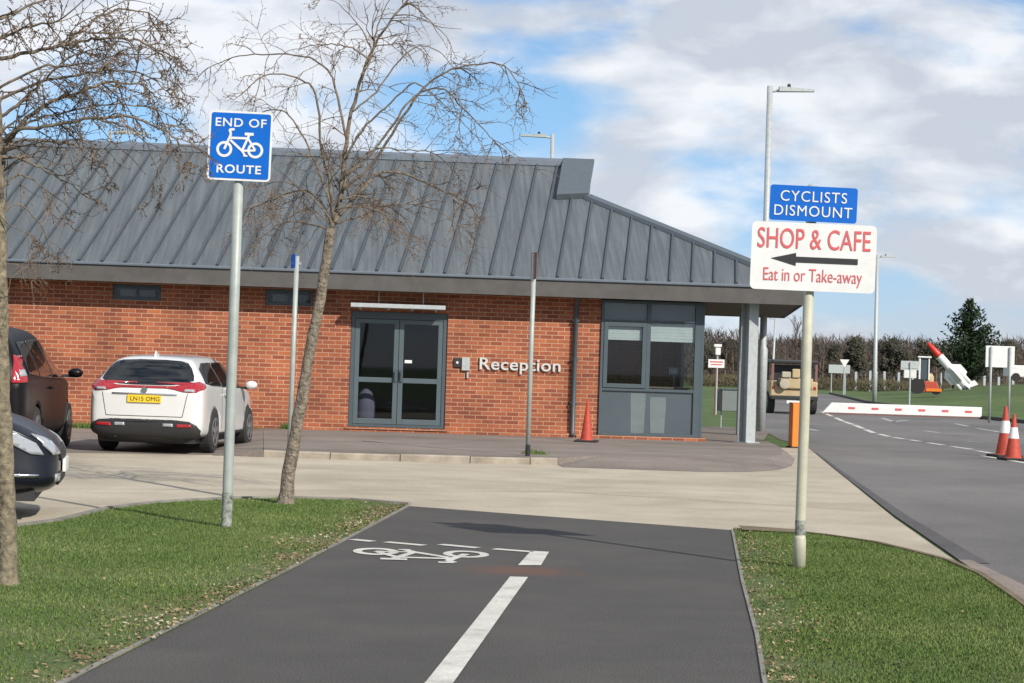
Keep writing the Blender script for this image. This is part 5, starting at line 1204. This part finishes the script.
# orange roller/mower with white canopy
Y = 118; p = on_mound(925, Y); t = thing('ride_on_mower', 'small orange and white machine with driver cab parked on the grass by the missile', 'machine', (p.x, Y, 0.0), R(-10)); sc = 1.0
zq = lambda py: at(925, py, Y).z
zb = zq(394.5); t.location.z = max(0, zb); t.scale = (1.3, 1.3, 1.25)
m = MB(); m.add([(-0.15,-0.45,0.12),(0.72,-0.45,0.12),(0.72,0.45,0.12),(-0.15,0.45,0.12),(-0.05,-0.4,0.62),(0.5,-0.4,0.62),(0.5,0.4,0.62),(-0.05,0.4,0.62)], [(0,3,2,1),(4,5,6,7),(0,1,5,4),(1,2,6,5),(2,3,7,6),(3,0,4,7)]); m.build('hopper', 'conered', t, bevel=0.03)
m = MB(); m.box((0.05, -0.47, 0.16), (0.74, -0.452, 0.30)); m.build('front_panel', 'orange', t)
m = MB(); m.lathe((-0.35, -0.35, 0.38), [(0.36, -0.12), (0.36, 0.12)], 20, 'Y'); m.build('wheel', 'rubber', t); m = MB(); m.lathe((-0.35, 0.35, 0.38), [(0.36, -0.12), (0.36, 0.12)], 20, 'Y'); m.build('wheel', 'rubber', t)
m = MB(); m.lathe((0.5, 0, 0.2), [(0.2, -0.4), (0.2, 0.4)], 16, 'Y'); m.build('roller', 'black', t)
m = MB(); m.box((-0.30, -0.35, 0.68), (-0.22, 0.35, 1.72)); m.box((0.12, -0.35, 0.70), (0.18, 0.35, 1.72)); m.box((-0.35, -0.4, 1.721), (0.25, 0.4, 1.80)); m.box((-0.95, -0.3, 0.75), (-0.4, 0.3, 1.2)); m.build('cab', 'white', t, bevel=0.02)
m = MB(); m.box((-0.21, -0.3, 0.72), (0.11, 0.3, 1.70)); m.build('cab_window', 'frame', t)
m = MB(); m.tube([(0.2,0,0.63),(0.22,0,0.85),(0.24,0,1.0)], [0.2,0.18,0.08], 10); m.build('cover', 'tan', t)
# far fence with pale posts
random.seed(21)
fen = thing('paling_fence', 'far fence of pale concrete posts in front of the trees', 'fence', (at(850, 380, 175).x, 175, 0))
m = MB()
rnd_f = [1.25]*28
for k in range(28):
    x = 0.5 + k*rnd_f[k]; m = MB(); m.box((x-0.10, -0.09, 0), (x+0.10, 0.09, 1.75+random.uniform(-0.1, 0.15))); m.build('fence_post', 'galv', fen)
m = MB()
for zz in (0.4, 0.9, 1.4): m.tube([(0.5, 0, zz), (34.3, 0, zz)], 0.012, 5)
m.build('fence_wire', 'frame', fen)
tw = thing('white_van', 'white van body half hidden behind the mound at the right edge', 'van', (at(1022, 370, 160).x, 160, 1.3))
m = MB(); m.box((-1.3, -0.9, 0.35), (2.6, 0.9, 1.3)); m.build('body', 'signwhite', tw, bevel=0.08); 
for x in (-0.7, 1.9): m = MB(); m.lathe((x, -0.85, 0.35), [(0.34, -0.1), (0.34, 0.1)], 18, 'Y'); m.build('wheel', 'rubber', tw)

# ================================================================== FAR TREES
def branch_tree(seed, H, spread, n_limb, segs=3, tw_r=0.02, crown0=0.25, up=0.6):
    rnd = random.Random(seed); tr = MB(); cr = MB()
    top = Vector((rnd.uniform(-0.3, 0.3), rnd.uniform(-0.3, 0.3), H*0.85)); tp = [Vector((0,0,0)), Vector((0,0,H*0.3)), top*0.6+Vector((0,0,0)), top]
    tp[2].z = H*0.6; tr.tube(tp, [H*0.022, H*0.017, H*0.010, H*0.003], 6)
    def grow(p, d, L, r, lev):
        pts = [p]; q = p; 
        for i in range(3):
            d = (d + Vector((rnd.uniform(-.25,.25), rnd.uniform(-.25,.25), rnd.uniform(-.12,.28)))).normalized(); q = q + d*(L/3); pts.append(q)
        cr.tube(pts, [r, r*0.8, r*0.6, r*0.3], 3, cap=False)
        if lev > 0:
            for k in range(5 if lev == 2 else 5):
                i = rnd.randint(1, 3); nd = (d + Vector((rnd.uniform(-1,1), rnd.uniform(-1,1), rnd.uniform(-0.3,0.8)))*0.9).normalized(); grow(pts[i], nd, L*rnd.uniform(0.4, 0.7), r*0.5, lev-1)
    for k in range(n_limb):
        f = crown0 + (1-crown0)*k/n_limb; z = H*0.85*f; a = k*2.4 + rnd.uniform(-0.4, 0.4)
        L = spread*(1-0.55*f)*rnd.uniform(0.7, 1.1); d = Vector((math.cos(a), math.sin(a), up+0.6*f)).normalized(); grow(Vector((0,0,z)), d, L, H*0.006, 2)
    return tr, cr
protos = []
for s_ in range(5):
    tr, cr = branch_tree(100+s_, 7.0, 2.6, 15, crown0=0.1)
    root = thing('bare_tree', 'leafless brown trees of the distant wood', 'tree', (0,0,0), 0, 'leafless trees of the distant wood')
    tr.build('trunk', 'twig', root); cr.build('crown', 'fartwig', root, recalc=False); protos.append(root)
rnd = random.Random(11)
k = 0
spots = []
for i in range(96):
    Y = rnd.uniform(190, 262); px = 560 + 560*i/96 + rnd.uniform(-6, 6); spots.append((px, Y))
for px, Y in spots:
    X = at(px, 380, Y).x; src = protos[k % 5]; o = src if k < 5 else copy_tree(src); k += 1
    s_ = rnd.uniform(0.66, 0.92)*Y/230; hh = 1.0
    o.location = (X, Y, -0.1); o.rotation_euler = (0, 0, rnd.uniform(0, 6.28)); o.scale = (s_*1.1, s_*1.1, s_)
# taller open tree behind the veranda's end
tr, cr = branch_tree(321, 9.0, 2.6, 20, crown0=0.3)
big = thing('bare_tree', 'taller leafless tree standing above the wood between veranda and cafe sign', 'tree', (at(796, 380, 200).x, 200, 0)); tr.build('trunk', 'twig', big); cr.build('crown', 'fartwig', big, recalc=False); big.scale = (0.75, 0.75, 0.80)

def conifer(seed, H, Rr_, n, mname, tiers=26, leaf=0.3, droop=0.15):
    rnd = random.Random(seed); tr = MB(); tr.tube([(0,0,0),(0,0,H*0.97)], [H*0.025, H*0.004], 7); cr = MB()
    for k in range(tiers):
        f = k/tiers; z = H*(0.05+0.93*f); Lr = Rr_*(1-f)**0.85*rnd.uniform(0.8, 1.2) + 0.06
        nb = 9
        for b in range(nb):
            a = rnd.uniform(0, 6.28); L = Lr*rnd.uniform(0.65, 1.12); d = Vector((math.cos(a), math.sin(a), 0.5+rnd.uniform(-0.1, 0.3)))
            m_ = max(3, int(n*L/Rr_))
            for q in range(m_):
                s = (q+0.5)/m_; p = Vector((0,0,z)) + d*L*s + Vector((rnd.uniform(-1,1), rnd.uniform(-1,1), rnd.uniform(-1,1)))*leaf*0.5*(1.3-s); p.z -= 0.0
                a1 = Vector((rnd.uniform(-1,1), rnd.uniform(-1,1), rnd.uniform(-0.2,1))).normalized(); a2 = a1.cross(Vector((rnd.uniform(-1,1), rnd.uniform(-1,1), rnd.uniform(-1,1)))).normalized()
                sz = leaf*rnd.uniform(0.5, 1.1); cr.add([p-a2*sz*0.28, p+a2*sz*0.28, p+a1*sz], [(0,1,2)])
    return tr, cr
Y = 138; p = on_mound(968, Y); H = at(968, 298, Y).z - p.z
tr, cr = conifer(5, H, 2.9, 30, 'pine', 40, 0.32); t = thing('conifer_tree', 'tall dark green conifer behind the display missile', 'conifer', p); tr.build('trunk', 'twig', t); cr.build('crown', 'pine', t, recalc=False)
def pine_far(seed, px, Y, top, lab, rr=1.6, base=0.3):
    p = Vector((at(px, 380, Y).x, Y, 0)); H = at(px, top, Y).z; rnd = random.Random(seed)
    t = thing('pine_tree', lab, 'pine', p, 0, 'rounded dark pines in the distant wood'); tr = MB(); tr.tube([(0,0,0),(0.1,0,H*0.5),(0,0,H*0.9)], [0.14, 0.1, 0.03], 7); tr.build('trunk', 'twig', t); cr = MB()
    for c_ in range(16):
        cc_ = Vector((rnd.uniform(-1,1)*rr*0.65, rnd.uniform(-1,1)*rr*0.65, H*rnd.uniform(base+0.1, 0.88))); cc_.x *= 1.2-cc_.z/H*0.8; r0 = rr*rnd.uniform(0.3, 0.5)
        for q in range(170):
            v = Vector((rnd.gauss(0,1), rnd.gauss(0,1), rnd.gauss(0,0.7))).normalized()*r0*rnd.uniform(0.5, 1.08)+cc_; a1 = Vector((rnd.uniform(-1,1), rnd.uniform(-1,1), rnd.uniform(-1,1))).normalized(); a2 = a1.orthogonal().normalized(); sz = 0.26
            cr.add([v-a2*sz*0.4, v+a2*sz*0.4, v+a1*sz], [(0,1,2)])
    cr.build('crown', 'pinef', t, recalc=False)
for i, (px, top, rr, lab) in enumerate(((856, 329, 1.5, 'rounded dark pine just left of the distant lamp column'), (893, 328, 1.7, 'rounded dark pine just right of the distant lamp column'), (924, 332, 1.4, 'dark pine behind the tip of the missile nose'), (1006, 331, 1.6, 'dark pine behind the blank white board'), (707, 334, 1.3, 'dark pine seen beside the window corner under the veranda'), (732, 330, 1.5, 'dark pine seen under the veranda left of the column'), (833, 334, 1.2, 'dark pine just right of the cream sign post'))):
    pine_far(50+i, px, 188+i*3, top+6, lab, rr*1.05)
# undergrowth of the wood: one mass
rnd = random.Random(33); mb = MB()
for i in range(70000):
    Y = rnd.uniform(205, 270); px = rnd.uniform(480, 1200); X = (px-512)/2000*Y; hmax = 5.0 + 1.1*nz.noise(Vector((X*0.12, Y*0.05, 1))) + 0.8*nz.noise(Vector((X*0.5, 0, 4))); z = hmax*(rnd.random()**0.9)
    a1 = Vector((rnd.uniform(-.5,.5), rnd.uniform(-.3,.3), rnd.uniform(0.3,1))).normalized(); a2 = Vector((rnd.uniform(-1,1), rnd.uniform(-1,1), rnd.uniform(-.3,.3))).normalized(); s_ = rnd.uniform(0.35, 0.9)
    c_ = Vector((X, Y, z)); mb.add([c_-a2*s_*0.10, c_+a2*s_*0.10, c_+a1*s_], [(0,1,2)])
tag(mb.build('woodland', 'thicket', recalc=False), 'brown leafless undergrowth of the distant wood', 'woodland', kind='stuff')
mb = MB(); 
for i in range(16000):
    Y = rnd.uniform(172, 186); px = rnd.uniform(690, 1100); X = (px-512)/2000*Y; hm = 0.85 + 0.4*nz.noise(Vector((X*0.2, Y*0.1, 7))); z = hm*rnd.random()
    a1 = Vector((rnd.uniform(-.6,.6), rnd.uniform(-.3,.3), rnd.uniform(0.2,1))).normalized(); a2 = a1.orthogonal().normalized(); s_ = rnd.uniform(0.2, 0.5); c_ = Vector((X, Y, z)); mb.add([c_-a2*s_*0.15, c_+a2*s_*0.15, c_+a1*s_], [(0,1,2)])
tag(mb.build('rough_grass', 'bush', recalc=False), 'olive rough grass and scrub along the foot of the distant fence', 'scrub', kind='stuff')

# ================================================================== NEAR BARE TREES
def near_tree(label, base, trunk_px, r0, r1, limbs, Yc_, seed, trunk_m, scale, kid=(0.75, 0.35), n1=10, n2=6, depthamp=0.35, zf=None, bud=0.5, drop=0.35, lowy=170, lowf=1.0):
    rnd = random.Random(seed)
    t = thing('bare_tree', label, 'tree', base)
    Bv = Vector(base)
    def P(px, py, dy=0): return at(px, py, Yc_+dy) - Bv
    pts = [P(x, y) for x, y in trunk_px]; pts[0].z = -0.06; n = len(pts)
    # smooth trunk with lumps
    fine = []; fr_ = []
    for i in range(n-1):
        for k in range(4):
            f = k/4; p = pts[i].lerp(pts[i+1], f); w = (i+f)/(n-1); fine.append(p + Vector((rnd.uniform(-1,1), rnd.uniform(-1,1), 0))*0.004); fr_.append((r0 + (r1-r0)*w**0.7)*(1+rnd.uniform(-0.05, 0.07)) + (0.03*max(0, 1-w*12)))
    fine.append(pts[-1]); fr_.append(r1)
    m = MB(); m.tube(fine, fr_, 14); m.build('trunk', trunk_m, t, smooth=True)
    lm = MB(); tw = MB()
    def crook(p, d, L, r, nseg, grav, wob):
        out = [p]; q = p
        for i in range(nseg):
            d = (d + Vector((rnd.uniform(-1,1), rnd.uniform(-1,1), rnd.uniform(-1,1)))*wob + Vector((0,0,-grav))).normalized(); q = q + d*(L/nseg); out.append(q)
        return out, d
    def twigs(p, d, L, r, lev):
        nseg = 5 if lev else 3
        out, d2 = crook(p, d, L, r, nseg, 0.10*drop/0.35 if lev else 0.05, 0.26)
        tw.tube(out, [r*(1-0.65*i/nseg) for i in range(nseg+1)], 4 if lev > 1 else 3, cap=False)
        # buds
        for i in range(1, nseg+1):
            if rnd.random() < bud:
                b = out[i]; s_ = rnd.uniform(0.003, 0.0065); a = Vector((rnd.uniform(-1,1), rnd.uniform(-1,1), rnd.uniform(-1,1))).normalized(); tw.tube([b, b+a*s_*1.2, b+a*s_*3], [s_*0.5, s_*0.6, 0.001], 3, cap=False)
        if lev > 0:
            kn = n2 if lev == 1 else n2+1
            for k in range(kn):
                i = rnd.randint(1, nseg); dd = (out[i]-out[i-1]).normalized()
                side = dd.cross(Vector((rnd.uniform(-1,1), rnd.uniform(-1,1), rnd.uniform(-1,1)))).normalized()
                twigs(out[i], (dd*0.8+side).normalized(), L*rnd.uniform(0.38, 0.72), max(0.0023, r*0.66), lev-1)
    for (pl, ra) in limbs:
        s_ = rnd.choice((-1, 1)); amp = rnd.uniform(0.3, 1)*depthamp*s_; k = len(pl)
        ctrl = [P(x, y, amp*(i/(k-1))*((len(pl)-1)*0.45)) for i, (x, y) in enumerate(pl)]
        # Catmull-Rom
        out = []
        for i in range(k-1):
            p0, p1, p2, p3 = ctrl[max(i-1,0)], ctrl[i], ctrl[i+1], ctrl[min(i+2,k-1)]
            for j in range(5):
                u_ = j/5; out.append(0.5*((2*p1)+(p2-p0)*u_+(2*p0-5*p1+4*p2-p3)*u_*u_+(3*p1-p0-3*p2+p3)*u_**3) + Vector((rnd.uniform(-1,1), rnd.uniform(-1,1), rnd.uniform(-1,1)))*0.008)
        out.append(ctrl[-1]); N_ = len(out); ra *= 0.72; lm.tube(out, [ra*(1-0.72*i/(N_-1)) for i in range(N_)], 7)
        tot = sum((out[i+1]-out[i]).length for i in range(N_-1)); my = sum(p[1] for p in pl)/k; nn = max(4, int(tot*n1*(lowf if my > lowy else 1)))
        for q in range(nn):
            f = rnd.uniform(0.12, 1.0); i = min(N_-2, int(f*(N_-1))); dd = (out[i+1]-out[i]).normalized(); side = dd.cross(Vector((rnd.uniform(-1,1), rnd.uniform(-1,1), rnd.uniform(-1,1)))).normalized()
            twigs(out[i], (dd*0.7+side*0.9).normalized(), rnd.uniform(*kid), ra*0.22+0.0022, 2 if rnd.random() < 0.6 else 1)
        # limb end continues as twigs
        dd = (out[-1]-out[-2]).normalized(); twigs(out[-1], dd, kid[0], ra*0.3+0.002, 2)
    cr = lm.build('crown', 'limb', t, smooth=True); tw.build('twigs', 'twig', cr, recalc=False)
    print(label, 'twig faces', len(tw.f))
    return t
b = g(285, 506); bz0 = 0.03
limbs = [([(331,228),(340,200),(344,160),(350,120),(362,75),(375,45),(395,15),(412,-6)], 0.036),
 ([(362,75),(372,55),(378,25),(392,-4)], 0.018),
 ([(334,222),(348,205),(365,186),(383,172),(411,176),(446,192),(470,204)], 0.028),
 ([(344,175),(365,160),(390,130),(410,100),(440,88),(462,108),(482,128),(498,146)], 0.020),
 ([(342,190),(368,168),(392,135),(418,95),(446,72),(478,64),(505,66),(521,90)], 0.022),
 ([(345,160),(362,130),(385,108),(412,84),(430,92),(452,112),(468,128)], 0.016),
 ([(333,220),(330,183),(322,151),(316,95),(302,80),(270,74),(250,86)], 0.022),
 ([(346,140),(338,100),(330,74),(309,58),(270,54),(232,58),(208,68)], 0.018),
 ([(369,60),(352,48),(332,44),(310,46),(286,52)], 0.013),
 ([(392,18),(408,4),(430,20),(446,36)], 0.014), ([(372,52),(358,24),(336,2)], 0.012),
 ([(332,224),(318,198),(300,190),(272,200),(252,208)], 0.018),
 ([(334,215),(322,180),(305,140),(285,112),(262,112),(240,124)], 0.017),
 ([(340,200),(362,196),(388,206),(410,222)], 0.014), ([(332,226),(312,210),(292,216),(276,232)], 0.012),
 ([(352,112),(376,92),(398,62),(420,46),(440,52),(452,66)], 0.014), ([(330,230),(300,222),(276,226),(258,242)], 0.013), ([(334,224),(366,214),(400,204),(436,210),(462,228)], 0.014), ([(336,210),(356,206),(384,214),(404,236)], 0.011), ([(332,222),(310,196),(284,182),(262,186)], 0.012),
 ([(338,205),(350,172),(372,150),(404,150),(436,154),(458,176)], 0.015)]
near_tree('slender leafless tree on the verge behind the end of route sign', (b.x, b.y, 0.0), [(285,506),(289,472),(296,430),(304,385),(311,345),(320,300),(326,262),(331,228)], 0.070, 0.043, limbs, b.y, 42, 'bark', 106, kid=(0.20, 0.50), n1=6.6, n2=3, depthamp=0.22, bud=0.7, lowy=168, lowf=1.75)
b = g(5, 588)
limbs = [([(0,205),(2,165),(16,130),(46,105),(75,94),(108,83),(140,84)], 0.026),
 ([(2,140),(20,130),(52,126),(92,118),(129,117),(156,126),(172,136),(186,149)], 0.018),
 ([(-6,60),(28,52),(58,46),(80,31),(101,15),(129,9),(150,14)], 0.018), ([(58,46),(80,42),(101,38),(135,40),(156,50),(168,62),(176,76)], 0.014),
 ([(-4,120),(14,108),(30,96),(49,74),(75,55),(100,50)], 0.016), ([(2,160),(20,158),(40,168),(61,178),(85,196)], 0.014),
 ([(-2,20),(24,8),(60,-6),(95,-18)], 0.014), ([(-4,100),(40,82),(80,74),(116,70),(146,76),(168,92)], 0.014),
 ([(0,150),(24,140),(56,142),(84,150),(104,168)], 0.012), ([(-3,200),(-2,120),(-6,60),(-10,-20)], 0.040), ([(-6,80),(-60,40),(-120,20)], 0.03), ([(-4,130),(-70,100),(-140,110)], 0.03),
 ([(-4,40),(30,26),(60,20),(88,-4)], 0.013), ([(-2,90),(36,68),(66,66),(96,62),(120,56),(150,60)], 0.012), ([(0,180),(-10,200),(10,225),(30,235)], 0.01),
 ([(0,190),(20,175),(44,190),(60,212)], 0.010), ([(92,118),(128,128),(150,150),(160,180)], 0.009),
 ([(-2,215),(20,205),(40,225),(52,250)], 0.009), ([(80,31),(110,34),(150,30),(172,46)], 0.009), ([(-3,150),(30,122),(70,112),(110,104),(150,108),(180,122)], 0.012)]
near_tree('lichen-covered leafless tree at the left edge with spreading branches', (b.x, b.y, 0.0), [(7,590),(8,540),(6,480),(2,400),(0,320),(-1,260),(-2,200)], 0.058, 0.043, limbs, b.y, 77, 'lichen', 171, kid=(0.12, 0.33), n1=14, n2=3, depthamp=0.18, bud=0.7, lowy=138, lowf=0.5)
# grass tufts along the wall foot behind the parked cars
random.seed(8)
w0, w1 = bw((bx(60), -0.02, 0)), bw((bx(300), -0.02, 0)); dv = Vector((-(w1-w0).normalized().y, (w1-w0).normalized().x, 0))
blades('wall_foot_grass', inpoly([w0-dv*0.02, w1-dv*0.02, w1-dv*0.22, w0-dv*0.3]), (w0.x, min(w0.y, w1.y)-0.4, w1.x, max(w0.y, w1.y)+0.1), 5000, 0.05, 0.14, 'blade', 0.014, lambda x, y: 0.0 if x < g(263, 440).x else PZ, 'rough grass growing along the foot of the brick wall behind the parked cars')
